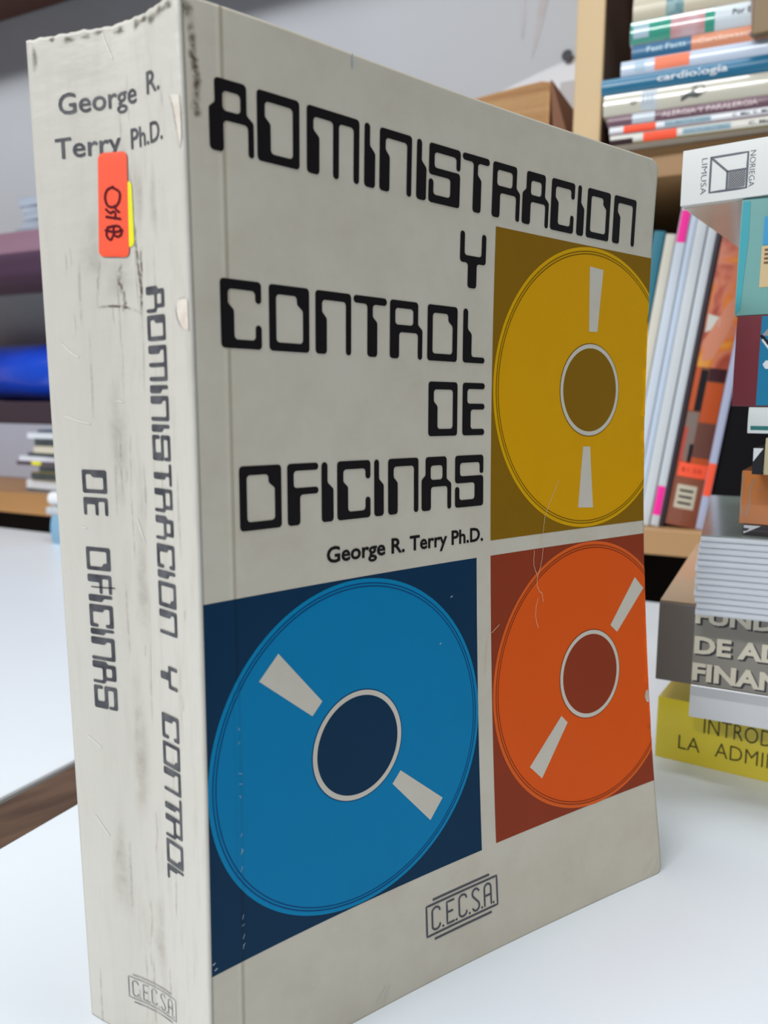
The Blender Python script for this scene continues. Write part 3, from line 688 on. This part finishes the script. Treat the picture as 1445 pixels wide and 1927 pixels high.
# thirteen white booklets
z = 7.52; rb = random.Random(3); N_ = 13; hh = (10.63-z)/N_
for i in range(N_):
    px = rb.uniform(-.05, .08)+(.06 if i < 3 else 0)
    a = radians(-22); dd = Vector((sin(-a), -cos(a)))
    loc = (21.09+dd.x*px, -.89+dd.y*px+rb.uniform(-.03, .03), z+i*hh)
    lab = 'white stapled booklet, %s from the bottom of the stack on the grey finance book' % ['', 'second', 'third', 'fourth', 'fifth', 'sixth', 'seventh', 'eighth', 'ninth', 'tenth', 'eleventh', 'twelfth', ''][i]
    if i == N_-1: lab = 'topmost white booklet with a grey-green cover, under the orange book'
    if i == 0: lab = 'lowest white booklet of the stack, resting on the grey finance book'
    e = empty('booklet', loc, (0, 0, yawrot(-22+rb.uniform(-.3, .3))), lab, 'booklet', 'white booklets stacked on the grey finance book')
    t = hh*.93
    q = MB(); zz = [t*k/6 for k in range(7)]
    prf = [(.10*abs(2*k/6-1)**2.2, zz[k]) for k in range(7)]
    sec = prf+[(15.5, t), (15.5, 0)]; n = len(sec)
    q.add([(x, y, c) for x in (0, 21) for y, c in sec], [(k, (k+1) % n, n+(k+1) % n, n+k) for k in range(n)]+[tuple(range(n))[::-1], tuple(range(n, 2*n))])
    if i == N_-1:
        obj('pages', q, mat('white_booklet_paper', (.80, .83, .89), .6), e, 0, False)
        q2 = MB(); q2.box(0, 21, .05, 15.4, t, t+.03); obj('cover', q2, mat('grey_green_cover', lin((160, 174, 168)), .2, .1, 8., coat=.5), e)['label'] = 'grey-green glossy cover'
    else: obj('cover', q, mat('white_booklet_paper', (.80, .83, .89), .6), e, 0, False)
r, f = book('dark_book', (22.38, -2.01, 10.66), (0, 0, yawrot(-15)), 18, 13, .40, flat('charcoal_cover', (66, 58, 62), .3, coat=.5), 'thin charcoal book with a white corner triangle, under the orange book', bulge=.02)
q = MB(); poly(q, [[(.03, .37), (.62, .37), (.03, .04)]], lambda a, b: f(a, b, .012), .2); obj('corner_print', q, WINK, r, -1)
r, f = book('orange_book', (22.39, -1.84, 11.07), (0, 0, yawrot(-15)), 19, 13.5, 2.02, mat('orange_cover', lin((214, 130, 66)), .28, .12, 9., **GLOSS), 'glossy orange book in wrinkled clear wrap, upper right of the pile', bulge=.05)
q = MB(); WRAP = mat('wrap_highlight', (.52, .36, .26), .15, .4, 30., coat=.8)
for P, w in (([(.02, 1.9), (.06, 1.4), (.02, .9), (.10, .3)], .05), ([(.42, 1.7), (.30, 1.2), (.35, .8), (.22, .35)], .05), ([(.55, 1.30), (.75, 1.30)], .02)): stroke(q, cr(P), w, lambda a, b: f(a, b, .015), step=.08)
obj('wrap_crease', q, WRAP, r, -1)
r, f = book('cream_book', (20.86, -3.17, 13.1), (0, 0, yawrot(-13)), 17, 12, 1.30, flat('cream_cover', (196, 184, 150), .4), 'small cream book standing on top of the orange book', bulge=.06)
r, f = book('dark_packet', (20.77, -2.80, 13.1), (0, 0, yawrot(-13)), .34, 9, .95, mat('very_dark_cover', (.012, .014, .018), .7), 'small dark packet with a white tab, left of the cream book', bulge=.01)
q = MB(); poly(q, [[(.01, .93), (.33, .93), (.02, .45)]], lambda a, b: f(a, b, .012), .2); obj('corner_print', q, WINK, r, -1)
WT = book('white_book', (20.73, -2.56, 14.55), (0, 0, yawrot(-13)), 19, 13, .92, flat('white_cover', (226, 232, 232), .3, coat=.5), 'white book with a thin teal lower edge, just below the maroon book', bulge=.05)
band(WT[0], WT[1], .10, 18.9, .12, .26, flat('teal_print', (40, 120, 118)), label='teal stripe')
r, f = book('maroon_book', (20.6, -2.0, 15.50), (0, 0, yawrot(-12)), 22, 15, 3.14, flat('maroon_cover', (118, 44, 54), .35, coat=.5), 'very thick maroon and blue glossy book lying under the teal book', bulge=.04)
band(r, f, .80, 21.9, .03, 3.1, mat('blue_photo_print', lin((28, 92, 148)), .3, .8, 1.1, col2=lin((40, 158, 190))), label='blue picture on the spine')
q = MB(); F2 = lambda a, b: f(a, b, .02)
poly(q, [[(.84, 2.45), (1.25, 2.95), (1.9, 2.9), (1.35, 2.35)]], F2); obj('grey_print', q, flat('grey_print', (150, 156, 158)), r, -1)
q = MB(); stroke(q, [(.84, 2.42), (1.2, 2.0), (1.8, 1.75)], .10, F2); obj('dark_line_print', q, INK, r, -1)
q = MB(); stroke(q, [(.88, 2.28), (1.2, 1.85), (1.8, 1.6)], .07, F2); poly(q, [[(.93, 1.45), (1.02, 1.58), (1.5, 1.6), (1.5, 1.25), (1.02, 1.3)]], F2); obj('white_print', q, WINK, r, -1)
r, f = book('teal_book', (20.58, -1.9, 18.66), (0, 0, yawrot(-13)), 21, 15, 3.95, mat('teal_cover', lin((120, 172, 168)), .3, .12, 10., **GLOSS), 'very thick teal book in clear wrap with a tan label, below the white publisher book', bulge=.04)
q = MB(); poly(q, [[(.05, 3.85), (.28, 3.85), (.30, 2.6), (.22, 1.2), (.17, .2), (.03, .06)]], lambda a, b: f(a, b, .012), .3); obj('wrap_fold', q, mat('bright_teal', lin((78, 172, 184)), .22, .15, 20., **GLOSS), r, -1)['label'] = 'brighter turquoise fold of the wrap'
band(r, f, .74, 6.5, .92, 2.30, flat('tan_label', (206, 182, 140)), label='tan label')
band(r, f, .76, 5.9, 2.34, 3.28, flat('sky_blue_print', (60, 150, 200)))
ftext(r, f, 'IIII', .84, 1.1, 2.2, .5, flat('brown_ink', (110, 84, 60)), rot=True)
# white book with the publisher's cube mark
NB = mat('white_matt_cover', (.74, .755, .74), .33, .04, 9., coat=.4)
r, f = book('white_publisher_book', (20.15, .13, 22.63), (0, 0, yawrot(-9.5)), 24, 17, 1.90, NB, 'white book with a grey cube emblem on its spine, topmost of the right-hand pile', bulge=.02)
q = MB(); q.box(.05, 23.9, .35, 16.9, -.03, .0); o = obj('bottom_cover', q, mat('brown_picture_cover', (.66, .50, .38), .3, .8, 5., col2=(.80, .72, .62), coat=.6), r); o['label'] = 'brown pictured underside'
G_ = lambda a, b: f(a, b, .012)
q = MB(); g = .055
for P in ([(.99, 1.50), (2.20, 1.50), (2.20, .33), (.99, .33), (.99, 1.50)], [(1.03, 1.46), (1.56, .95)], [(1.56, .95), (2.18, .95)], [(1.56, .95), (1.56, .35)]): stroke(q, P, g*1.25, G_, step=.3)
obj('cube_emblem', q, flat('slate_ink', (92, 98, 108)), r, -1)
q = MB(); poly(q, [[(1.61, .90), (2.15, .90), (2.15, .38), (1.61, .38)]], lambda a, b: f(a, b, .01)); 
o = obj('hatched_face', q, mat('hatch', lin((150, 152, 156)), .5), r, -1)
q = MB()
for k in range(-5, 7):
    a0 = 1.61+k*.09; P = [(a0, .38), (a0+.52, .90)]; x0, x1 = max(a0, 1.61), min(a0+.52, 2.15)
    if x1 > x0: stroke(q, [(x0, .38+x0-a0), (x1, .38+x1-a0)], .022, G_, cap=False)
obj('hatch_lines', q, INK, r, -1)
q = MB()
text(q, 'LIMUSA', 0, 1, 0, 1, lambda a, b: f(.68+.20*b, 1.52-1.22*a, .012), -.01); text(q, 'NORIEGA', 0, 1, 0, 1, lambda a, b: f(2.27+.19*b, 1.52-1.18*a, .012), -.01)
obj('lettering', q, _m['slate_ink'], r, -1)

# ------------------------------------------------------------------ STANDING BOOKS leaning on the lower shelf
LEAN = 7.6
def standing(name, tr, w, Hh, D, T, m, label, lean=LEAN, bulge=.04, zb=5.87, **k):
    p = bc(tr, w, zb); return book(name, p, (0, -radians(90-lean), BROT), Hh, D, T, m, label, bulge=bulge, group='books leaning in a row on the lower shelf', **k)
ct = cos(radians(LEAN))
WBK = [('teal_book', -3.62, .85, 23.4, flat('teal_gradient', (44, 120, 140), .4), 'narrow teal book leaning at the left end of the shelf row'),
       ('cream_book', -2.78, .74, 23.1, flat('ivory_spine', (214, 210, 196), .45), 'cream magazine leaning right of the teal book'),
       ('white_book', -1.98, .74, 25.6, flat('white_spine', (205, 214, 226), .45), 'tall white magazine with a pink sticker near its top'),
       ('white_book', -1.46, .46, 25.8, flat('white_spine_blue', (196, 210, 228), .45), 'thin bluish white magazine in the leaning row'),
       ('white_book', -.60, .80, 25.6, flat('white_spine_b', (206, 212, 216), .45), 'white magazine in the middle of the leaning row'),
       ('white_book', .16, .66, 25.5, flat('white_spine_c', (202, 208, 214), .45), 'white magazine with a pink sticker near its bottom'),
       ('black_book', .56, .34, 25.4, mat('black_spine', (.03, .02, .03), .5), 'thin black book leaning against the brown photo book')]
LB = []
for nm, tr, T, Hh, m, lab in WBK:
    T = min(T, .99*T)
    LB.append(standing(nm, tr, 1.5+random.uniform(-.1, .1), Hh, 17.5, T, m, lab))
r, f = LB[2]; band(r, f, 22.4, 24.8, .03, .68, PINK, 'pink_sticker', label='fluorescent pink sticker')
r, f = LB[5]; band(r, f, .9, 3.3, .03, .62, PINK, 'pink_sticker', label='fluorescent pink sticker')
def photo_mat():
    m = bpy.data.materials.new('photo_print'); m.use_nodes = True; N = m.node_tree.nodes; L = m.node_tree.links; p = N['Principled BSDF']
    tc = N.new('ShaderNodeTexCoord'); n = N.new('ShaderNodeTexNoise'); n.inputs['Scale'].default_value = 26; n.inputs['Detail'].default_value = 2; n.inputs['Distortion'].default_value = 1.6
    L.new(tc.outputs['Object'], n.inputs[0]); cr_ = N.new('ShaderNodeValToRGB'); L.new(n.outputs[0], cr_.inputs[0]); e = cr_.color_ramp.elements
    e[0].position = .3; e[0].color = (*lin((120, 40, 30)), 1); e[1].position = .72; e[1].color = (*lin((216, 150, 60)), 1)
    for pos, c in ((.42, (176, 82, 60)), (.52, (198, 118, 88)), (.6, (206, 110, 40))): x = cr_.color_ramp.elements.new(pos); x.color = (*lin(c), 1)
    L.new(cr_.outputs[0], p.inputs['Base Color']); p.inputs['Roughness'].default_value = .3; p.inputs['Coat Weight'].default_value = .5
    return m
T = 2.34
r, f = standing('photo_book', 2.97, 1.5, 24, 17.5, T, mat('chestnut_cover', lin((140, 78, 56)), .35, .2, 12., coat=.4), 'brown and orange photographic book leaning beside the white magazines', bulge=.18)
band(r, f, 12.6, 23.9, .03, T-.03, photo_mat(), 'photo_print', label='picture of hands in warm colours')
HND = flat('hand_tone', (200, 128, 100), .35)
q = MB(); F1 = lambda a, b: f(a, b, .02)
poly(q, [[(13.0, 2.0), (14.5, 2.2), (17.6, .9), (18.2, .3), (17.4, .1), (15.4, .5), (13.3, 1.2)]], F1, .3); obj('hand_print', q, HND, r, -1)
q = MB(); poly(q, [[(15.2, 2.2), (15.9, 1.0), (16.3, .7), (16.6, 2.2)]], F1, .3); obj('pale_print', q, flat('pale_print', (196, 196, 186)), r, -1)
OR_ = flat('warm_orange_print', (184, 78, 34), .4); 
for x0, x1, z0, z1, m in ((9.2, 12.6, 1.9, 2.3, OR_), (9.2, 12.4, 1.35, 1.88, INK), (8.4, 11.5, .06, 1.33, OR_), (5.2, 9.1, 1.4, 2.28, flat('taupe_print', (124, 108, 100))), (5.6, 8.3, .06, 1.35, flat('plum_print', (104, 64, 56))), (4.95, 7.9, 1.98, 2.28, flat('red_print', (190, 56, 38))), (4.95, 5.6, .06, 1.9, OR_), (11.6, 12.6, .06, 1.3, flat('deep_plum', (60, 26, 34)))): band(r, f, x0, x1, z0, z1, m, 'colour_block', .015)
band(r, f, 5.1, 6.6, 1.35, 1.65, INK, 'colour_block', .02)
band(r, f, 4.0, 5.1, .02, 2.15, ORANGE, 'orange_sticker', .03, 'fluorescent orange price sticker'); ftext(r, f, '$1,50', 0, 1, 0, 1, INK) if 0 else None
q = MB(); text(q, '$1.50', 0, 1, 0, 1, lambda a, b: f(4.4+.35*b, 1.9-1.5*a, .04), -.01); obj('handwritten_price', q, flat('red_brown_ink', (150, 40, 26)), r, -1)
band(r, f, 1.45, 3.35, .45, 1.95, flat('bar_label', (196, 186, 166)), 'bar_label', .02, 'cream square label with three black bars')
for k in range(3): band(r, f, 1.8+k*.5, 1.98+k*.5, .68, 1.72, INK, 'printed_bar', .03)
r, f = standing('lilac_book', 3.58, 1.3, 23.5, 17.5, .58, flat('lilac_spine', (172, 178, 204), .4, coat=.3), 'thin lilac-white book leaning right of the photo book', bulge=.03)
band(r, f, 2.7, 5.3, .02, .56, ORANGE, 'orange_sticker', .02, 'fluorescent orange price sticker')
r, f = standing('black_book', 8.0, 1.6, 23.0, 17.5, 4.3, mat('black_cover', (.007, .006, .008), .6, .3, 8., spec=.08), 'thick black book leaning at the right end of the shelf row', bulge=.05)
r, f = standing('black_binder', 16.2, 1.4, 24.0, 18, 5.0, _m['black_cover'], 'upright black binder behind the right-hand pile', lean=0, bulge=.02)

# ------------------------------------------------------------------ LYING STACK on the upper shelf (right)
A7 = radians(-2.0); RT = BROT-A7; D2 = dT*cos(A7)-nW*sin(A7); N2 = nW*cos(A7)+dT*sin(A7)
def up_loc(x, z, dy=0.):   # along the front line of this stack
    p = B+dT*-5+nW*-1.5+D2*x+N2*dy
    return (p.x, p.y, z)
def lying(name, t, z, L, D, T, m, label, dy=0., **k): return book(name, up_loc(t, z, dy), (0, 0, RT), L, D, T, m, label, **k)
zs = 35.01; UG = 'books lying in a stack on the upper shelf'
def pile_up(name, x0, T, L, D, m, label, dy=0., **k):
    global zs
    r, f = lying(name, x0, zs, L, D, T, m, label, dy, group=UG, **k); zs += T+.005
    return r, (lambda a, z, o=.012, f=f, x0=x0: f(a-x0, z, o))
def bnd(r, f, x0, x1, a, b, *q, **k): return band(r, f, x0, x1, a, b, *q, **k)
ORL = 'fluorescent orange price sticker'; STEEL = flat('steel_ink', (90, 122, 142)); PB = flat('pale_blue_print', (150, 178, 190))
TAPE = flat('pale_tape', (200, 210, 218), .25, coat=.6)
r, f = pile_up('thin_white_book', .53, .75, 20, 10.5, flat('white_olive_cover', (216, 214, 204), .35, coat=.5), 'lowest thin white book with an orange sticker, at the bottom of the upper shelf stack', bulge=.08)
bnd(r, f, .53, 20.5, .0, .12, flat('olive_edge', (120, 108, 60)), o=.01); bnd(r, f, .53, 2.2, .02, .42, flat('dark_plum', (52, 30, 36)), o=.015)
bnd(r, f, 2.95, 5.3, .05, .70, ORANGE, 'orange_sticker', .03, ORL)
bnd(r, f, 5.7, 8.95, .22, .62, PB, o=.012); ftext(r, f, 'GASTROENTERO', 5.8, 8.8, .30, .24, STEEL); ftext(r, f, 'C. Ma', 10.1, 11.4, .30, .24, INK)
r, f = pile_up('thin_white_book', .45, .62, 20, 10.5, flat('white_mauve_cover', (214, 216, 220), .3, coat=.5), 'second thin white book with an orange sticker, just below the purple-brown one', bulge=.08)
bnd(r, f, .45, 20.4, .0, .09, flat('mauve_edge', (140, 104, 116)), o=.01)
bnd(r, f, 1.5, 3.8, .06, .58, ORANGE, 'orange_sticker', .03, ORL); bnd(r, f, 4.4, 7.6, .16, .52, PB, o=.012); ftext(r, f, 'REUMATOLOGIA', 4.5, 7.5, .24, .22, STEEL); ftext(r, f, 'C. Mal. C. Mo', 9.0, 11.4, .24, .22, INK)
r, f = pile_up('purple_book', .28, .78, 21, 11, flat('purple_brown_cover', (118, 88, 100), .38, coat=.2), 'purple-brown book with pale capitals in the upper shelf stack', bulge=.12)
bnd(r, f, 2.1, 3.7, .04, .74, TAPE, 'library_tape', label='translucent pale tape'); ftext(r, f, 'ALERGIA Y PARALERGIA', 4.2, 10.6, .22, .36, flat('pale_pink_ink', (226, 206, 208)), bold=.01)
r, f = pile_up('cream_book', -.05, 1.52, 22, 11, flat('cream_gloss_cover', (212, 208, 192), .25, coat=.8), 'thick cream book with a dark emblem on its spine, below the blue hardcover', bulge=.22)
bnd(r, f, 2.7, 3.8, .08, 1.44, TAPE, 'library_tape', label='translucent pale tape'); ftext(r, f, 'Qr', 1.9, 2.45, .58, .30, INK)
for k_ in range(3): ftext(r, f, 'IIIII', 2.8+k_*.3, 2.92+k_*.3, 1.2, .7, flat('tape_ink', (150, 160, 168)), rot=True)
q = MB(); Fe = lambda a, b: f(a, b, .02)
poly(q, [[(5.5, .30), (6.0, .52), (6.6, .42), (7.0, .66), (6.6, .72), (6.3, .9), (5.7, .76), (5.55, .55)]], Fe, .2); stroke(q, cr([(6.2, 1.15), (6.5, 1.28), (6.9, 1.2), (7.05, .98)]), .09, Fe); stroke(q, [(5.5, .32), (5.52, .88)], .05, Fe); stroke(q, [(6.8, .55), (7.3, .88)], .05, Fe); stroke(q, [(6.2, .85), (6.5, 1.12)], .12, Fe)
obj('printed_emblem', q, flat('dim_ink', (86, 88, 88)), r, -1)
r, f = pile_up('blue_hardcover', -.27, 1.15, 23, 4.8, flat('petrol_cover', (34, 112, 148), .3, coat=.7), 'petrol-blue hardcover with white lettering, longest in the upper shelf stack', bulge=.2, hard=True)
ftext(r, f, 'cardiología', 3.75, 8.5, .40, .52, WINK, bold=.012)
r, f = pile_up('white_book', 1.1, 1.05, 20, 10.5, flat('bluish_white_cover', (200, 212, 230), .35, coat=.4), 'pale bluish-white book with an orange sticker, resting on the blue hardcover', bulge=.1)
bnd(r, f, 3.5, 5.9, .12, 1.0, mat('salmon_orange', (1.0, .26, .14), .6, .06, 40.), 'orange_sticker', .02, 'salmon-orange price sticker'); bnd(r, f, 2.1, 2.8, .15, .95, flat('pale_sky', (176, 202, 218)))
zF = zs
r, f = pile_up('blue_orange_book', 1.82, 1.05, 17, 10, flat('salmon_cover', (226, 150, 116), .3, coat=.6), 'book with a steel-blue left part and salmon right part, above the bluish-white book', dy=.05, bulge=.12)
bnd(r, f, 1.84, 5.95, .02, 1.03, flat('steel_blue_print', (54, 108, 146), .35, coat=.2), label='steel-blue end of the spine'); ftext(r, f, 'Fast Facts', 2.9, 5.6, .40, .40, flat('light_blue_ink', (176, 208, 224)), .03, .02); ftext(r, f, 'Cardiovascular', 6.4, 10.9, .40, .36, flat('light_peach_ink', (248, 214, 190)), .03, .01)
r, f = pile_up('green_white_book', 1.68, 1.60, 18, 10, flat('glossy_white_cover', (214, 224, 230), .18, coat=1.), 'glossy green and white book with a pinkish picture on its spine', dy=.05, bulge=.25)
bnd(r, f, 1.70, 4.5, .02, 1.57, flat('sea_green_print', (64, 158, 136), .18, coat=1.), label='sea-green end of the spine'); bnd(r, f, 1.9, 3.0, .35, 1.25, flat('grey_blue_print', (178, 200, 212), .2, coat=.8), o=.02)
bnd(r, f, 4.5, 6.8, .02, 1.57, mat('pink_picture_print', lin((214, 192, 200)), .18, .8, 60., col2=lin((204, 148, 148)), coat=1.), label='pinkish picture'); bnd(r, f, 6.8, 7.45, .02, 1.57, _m['sea_green_print'], label='sea-green stripe'); ftext(r, f, 'Por E', 8.6, 9.8, .8, .42, INK, .02)
r, f = pile_up('beige_book', 1.78, 1.6, 18, 10, flat('beige_cover', (206, 196, 174), .3, coat=.5), 'beige book with a teal picture, highest visible in the upper shelf stack', dy=.05, bulge=.15)
bnd(r, f, 4.1, 5.3, .02, 1.3, mat('teal_picture_print', lin((60, 120, 130)), .3, .8, 120., col2=lin((150, 180, 180))), label='teal picture')
# brown box on the bluish-white book
e = empty('brown_box', up_loc(9.95, zF+.02, -.9), (0, 0, RT-.10), 'olive-brown box corner overhanging the upper shelf stack at the right edge', 'box')
q = MB(); q.box(0, 8, 0, .80, 0, 7.0); obj('box_body', q, mat('olive_brown_board', lin((140, 116, 80)), .5, .15, 9., col2=lin((120, 100, 70))), e, .08, segs=3)
q = MB(); q.add([(-.62, .3, 7.0), (0, 0, 7.0), (0, 0, .1), (-.06, .3, .1), (-.62, .8, 7.0), (0, .8, 7.0), (0, .8, .1), (-.06, .8, .1)], [(0, 1, 2, 3), (4, 7, 6, 5), (0, 4, 5, 1), (1, 5, 6, 2), (2, 6, 7, 3), (3, 7, 4, 0)]); obj('side_strip', q, mat('taupe_strip', lin((150, 130, 118)), .6, .2, 80.), e)
q = MB(); q.cyl((-.02, .1, .14), (-.02, .35, .14), .16); obj('corner_cap', q, flat('maroon_cap', (84, 44, 48)), e)

# ------------------------------------------------------------------ old book on the upper shelf, left of the post
e = empty('old_book', bc(-18.5, 3, 35.02), (0, 0, BROT), 'thick old book with browned page edges lying on the shelf behind the big paperback', 'book')
OLD = mat('browned_page_edges', lin((204, 160, 108)), .85, .35, 9., .0006, 300., stretch=(.25, 1, 14), col2=lin((176, 128, 80)))
q = MB(); nx = 10
prof_ = [(0.0, 6.75), (3, 7.05), (5.5, 7.25), (7.2, 7.35), (8.0, 7.15)]
pts = [];
for x, zt in prof_: pts += [(x, 0, .2), (x, 0, zt), (x, 15, zt), (x, 15, .2)]
n = len(prof_); fs = []
for i in range(n-1):
    for k in range(4): a = i*4+k; b = i*4+(k+1) % 4; fs.append((a, b, b+4, a+4))
fs += [(0, 3, 2, 1), (4*(n-1), 4*(n-1)+1, 4*(n-1)+2, 4*(n-1)+3)]
q.add(pts, fs); obj('pages', q, OLD, e, .08)
q = MB()
for k in range(14):
    zz = 3.6+k*.265; stroke(q, cr([(1.2, zz-.55), (4, zz-.25), (6.6, zz+.02), (7.7, zz-.05)]), .03, lambda a, b: (a, -.03, b), step=.3)
obj('page_gap_lines', q, flat('deep_tan', (128, 86, 50)), e, -1)
q = MB(); q.add([(8.0, -.1, 7.2), (8.12, -.1, 7.25), (10.4, -.1, .2), (8.6, -.1, .2), (8.0, 15, 7.2), (8.12, 15, 7.25), (10.4, 15, .2), (8.6, 15, .2)], [(0, 1, 2, 3), (4, 7, 6, 5), (0, 4, 5, 1), (1, 5, 6, 2), (2, 6, 7, 3), (3, 7, 4, 0)])
obj('cover_flap', q, flat('red_brown_cover', (120, 74, 44), .6), e)['label'] = 'red-brown cover flap'
q = MB(); q.box(0, 8.6, 0, 15, 0, .2); obj('bottom_cover', q, _m['red_brown_cover'], e)
e = empty('white_packet', bc(-14.4, 20.0, 35.01), (0, 0, BROT), 'pale grey paper packet standing between the old book and the bookcase post', 'packet')
q = MB(); q.box(0, 6.0, 0, 4, 0, 13.6); obj('wrapper', q, mat('grey_paper', (.60, .60, .62), .7, .1, 20.), e, .1)
# curling sheet pinned on the wall
e = empty('paper_sheet', bc(-14.5, 25.1, 51.6), (0, 0, BROT), 'white sheet of paper curling on the wall, held by a black pin', 'paper')
q = MB(); us_ = frange(-13.5, 6.0, .8)
def sheet(u, v):  # v 0..1 across the strip; the lower edge curls outwards
    zc = .24*u-.004*u*u
    width = 2.2+.13*(u+13.5)
    return (u, -.15-.9*(v**3)*((u+13.5)/19.5), zc+1.2-width*v)
q.grid(us_, frange(0, 1, .1), sheet); o = obj('sheet', q, mat('white_paper', (.80, .82, .86), .6), e, -1, True); o.modifiers.new('t', 'SOLIDIFY').thickness = .0004
q = MB(); q.cyl((-.45, -.75, 1.3), (-.45, -.2, 1.3), .60, 20, .42); q.cyl((-.45, -.2, 1.3), (-.45, .05, 1.3), .08, 8); obj('pin', q, mat('black_plastic', (.012, .012, .02), .5), e, .06)['label'] = 'black pin'

# ------------------------------------------------------------------ left side: things on the long boards
def mag(t, w, z, L, D, T, m, label, a=0., pages=None, group='magazines piled on the lower left shelf'):
    r, f = book('magazine', bc(t, w, z), (0, 0, BROT+radians(a)), L, 9.6, T, m, label, 'magazine', group, bulge=.02, face='fore', pages=pages or PAGEW)
    return r
z = 4.45; WM = flat('white_mag', (214, 218, 222), .35); DM = flat('dark_mag', (42, 52, 56), .4); OM = flat('olive_mag', (110, 112, 92), .5); PM = flat('pink_mag', (176, 128, 150), .5)
dgp = mat('dark_pages', lin((70, 76, 78)), .7, .3, 90.)
rows = [(-75.3, .42, WM, dgp, 'lowest grey and white magazine of the pile on the lower left shelf'), (-75.0, 1.05, WM, PAGEW, 'thick white magazine near the bottom of the left shelf pile'),
        (-73.9, .95, mat('ochre_mag', lin((160, 140, 50)), .5), dgp, 'magazine with a mustard-yellow corner in the left shelf pile'), (-72.9, .75, OM, dgp, 'olive grey magazine above the mustard one'),
        (-76.6, .55, PM, dgp, 'magazine with a pink left edge sticking out of the pile'), (-76.3, .60, WM, PAGEW, 'pale greenish-white magazine sticking out furthest left'),
        (-75.0, .38, DM, dgp, 'thin dark magazine with a soft cover edge'), (-73.8, .95, OM, PAGE, 'olive and beige magazine in the upper half of the pile'), (-73.5, .80, DM, dgp, 'dark green magazine under the white top one'),
        (-74.8, .75, WM, PAGEW, 'white magazine second from the top of the left shelf pile'), (-73.0, .35, flat('blue_grey_mag', (120, 132, 160), .4), dgp, 'thin blue-grey magazine on top of the left shelf pile')]
for i, (t, T, m, pg, lab) in enumerate(rows):
    r = mag(t, 2+random.uniform(-.3, .3), z, 21, 19, T, m, lab, random.uniform(-3, 3), pg); z += T+.01
    if i == 4:
        q = MB(); q.box(2.7, 4.3, -.03, .5, .12, T-.02); obj('yellow_sticker', q, YELLOW, r)
# grey box with dark lid and the blue roll on it
e = empty('storage_box', bc(-92, 13.0, 4.42), (0, 0, BROT), 'light grey storage box with a dark lid on the lower left shelf', 'box')
q = MB(); q.box(-18, 26, 0, 10.5, 0, 8.0); obj('box_body', q, mat('light_grey_board', lin((178, 180, 194)), .6, .08, 6.), e, .2)
q = MB(); q.box(-18.3, 26.3, -.3, 10.8, 8.0, 11.1); obj('lid', q, mat('aubergine_board', lin((70, 54, 64)), .5, .1, 6.), e, .25)
BLU = mat('blue_plastic_film', lin((20, 84, 232)), .28, .25, 6., .002, 9., coat=.8)
e = empty('blue_roll', bc(-92, 18.3, 15.55), (0, 0, BROT), 'roll of shiny blue plastic film lying on the grey box', 'roll')
q = MB(); n = 40; q.cyl((-17, 0, 4.25), (25, 0, 4.25), 4.2, n); obj('film', q, BLU, e, 0, False).data.polygons.foreach_set('use_smooth', [True]*n+[False]*2)
q = MB(); q.cyl((-17.3, 0, 4.25), (25.3, 0, 4.25), 1.4, 24); obj('core', q, flat('cardboard_core', (150, 120, 90), .7), e)
# papers on the upper left board
pap = [(-76.5, 1.15, (120, 140, 160), 'grey-blue pamphlet at the bottom of the pile on the upper left board', 24), (-75.2, .9, (158, 172, 192), 'pale blue pamphlet low in the upper left pile', 23), (-74.9, .85, (150, 166, 190), 'blue-grey pamphlet in the middle of the upper left pile', 23), (-75.1, .8, (166, 178, 200), 'light blue pamphlet second from top of the upper left pile', 23), (-75.8, .95, (176, 186, 206), 'very pale pamphlet on top of the upper left pile', 24)]
z = 35.02
for i, (t, T, c, lab, L_) in enumerate(pap):
    r, f = book('pamphlet', bc(t, 3.4, z), (0, 0, BROT+radians(random.uniform(-4, 4))), L_, 15, T, flat('pamphlet_%s' % 'abcde'[i], c, .5), lab, 'pamphlet', 'pamphlets piled on the upper left board', bulge=.02, face='fore', pages=mat('blueish_pages', lin((176, 186, 200)), .7, .3, 90., stretch=(.05, .05, 9))); z += T+.02
# small stack on the far table by the shelf
r, f = book('blue_white_book', bc(-62.3, -5.2, 0), (0, 0, BROT), 15, 4.6, 3.2, flat('sky_cover', (130, 170, 196), .35), 'pale blue book on the far table, just left of the big paperback spine', 'book', bulge=.3)
r, f = book('white_booklet', bc(-63.1, -5.2, 3.22), (0, 0, BROT), 15, 4.6, .8, flat('dark_white_cover', (190, 196, 200), .4), 'thin pale booklet lying on the pale blue book on the far table', 'book', bulge=.1)
e = empty('paper_roll', bc(-63.4, -4.0, 4.06), (0, 0, BROT), 'rolled white paper lying on top of the small far table stack', 'roll')
q = MB(); q.cyl((0, 0, .78), (16, 0, .78), .78, 24); obj('roll_outer', q, mat('white_roll', (.8, .8, .82), .5), e, 0)
q = MB(); q.cyl((-.02, 0, .78), (.3, 0, .78), .35, 16); obj('roll_core', q, flat('roll_shadow', (150, 150, 155)), e)
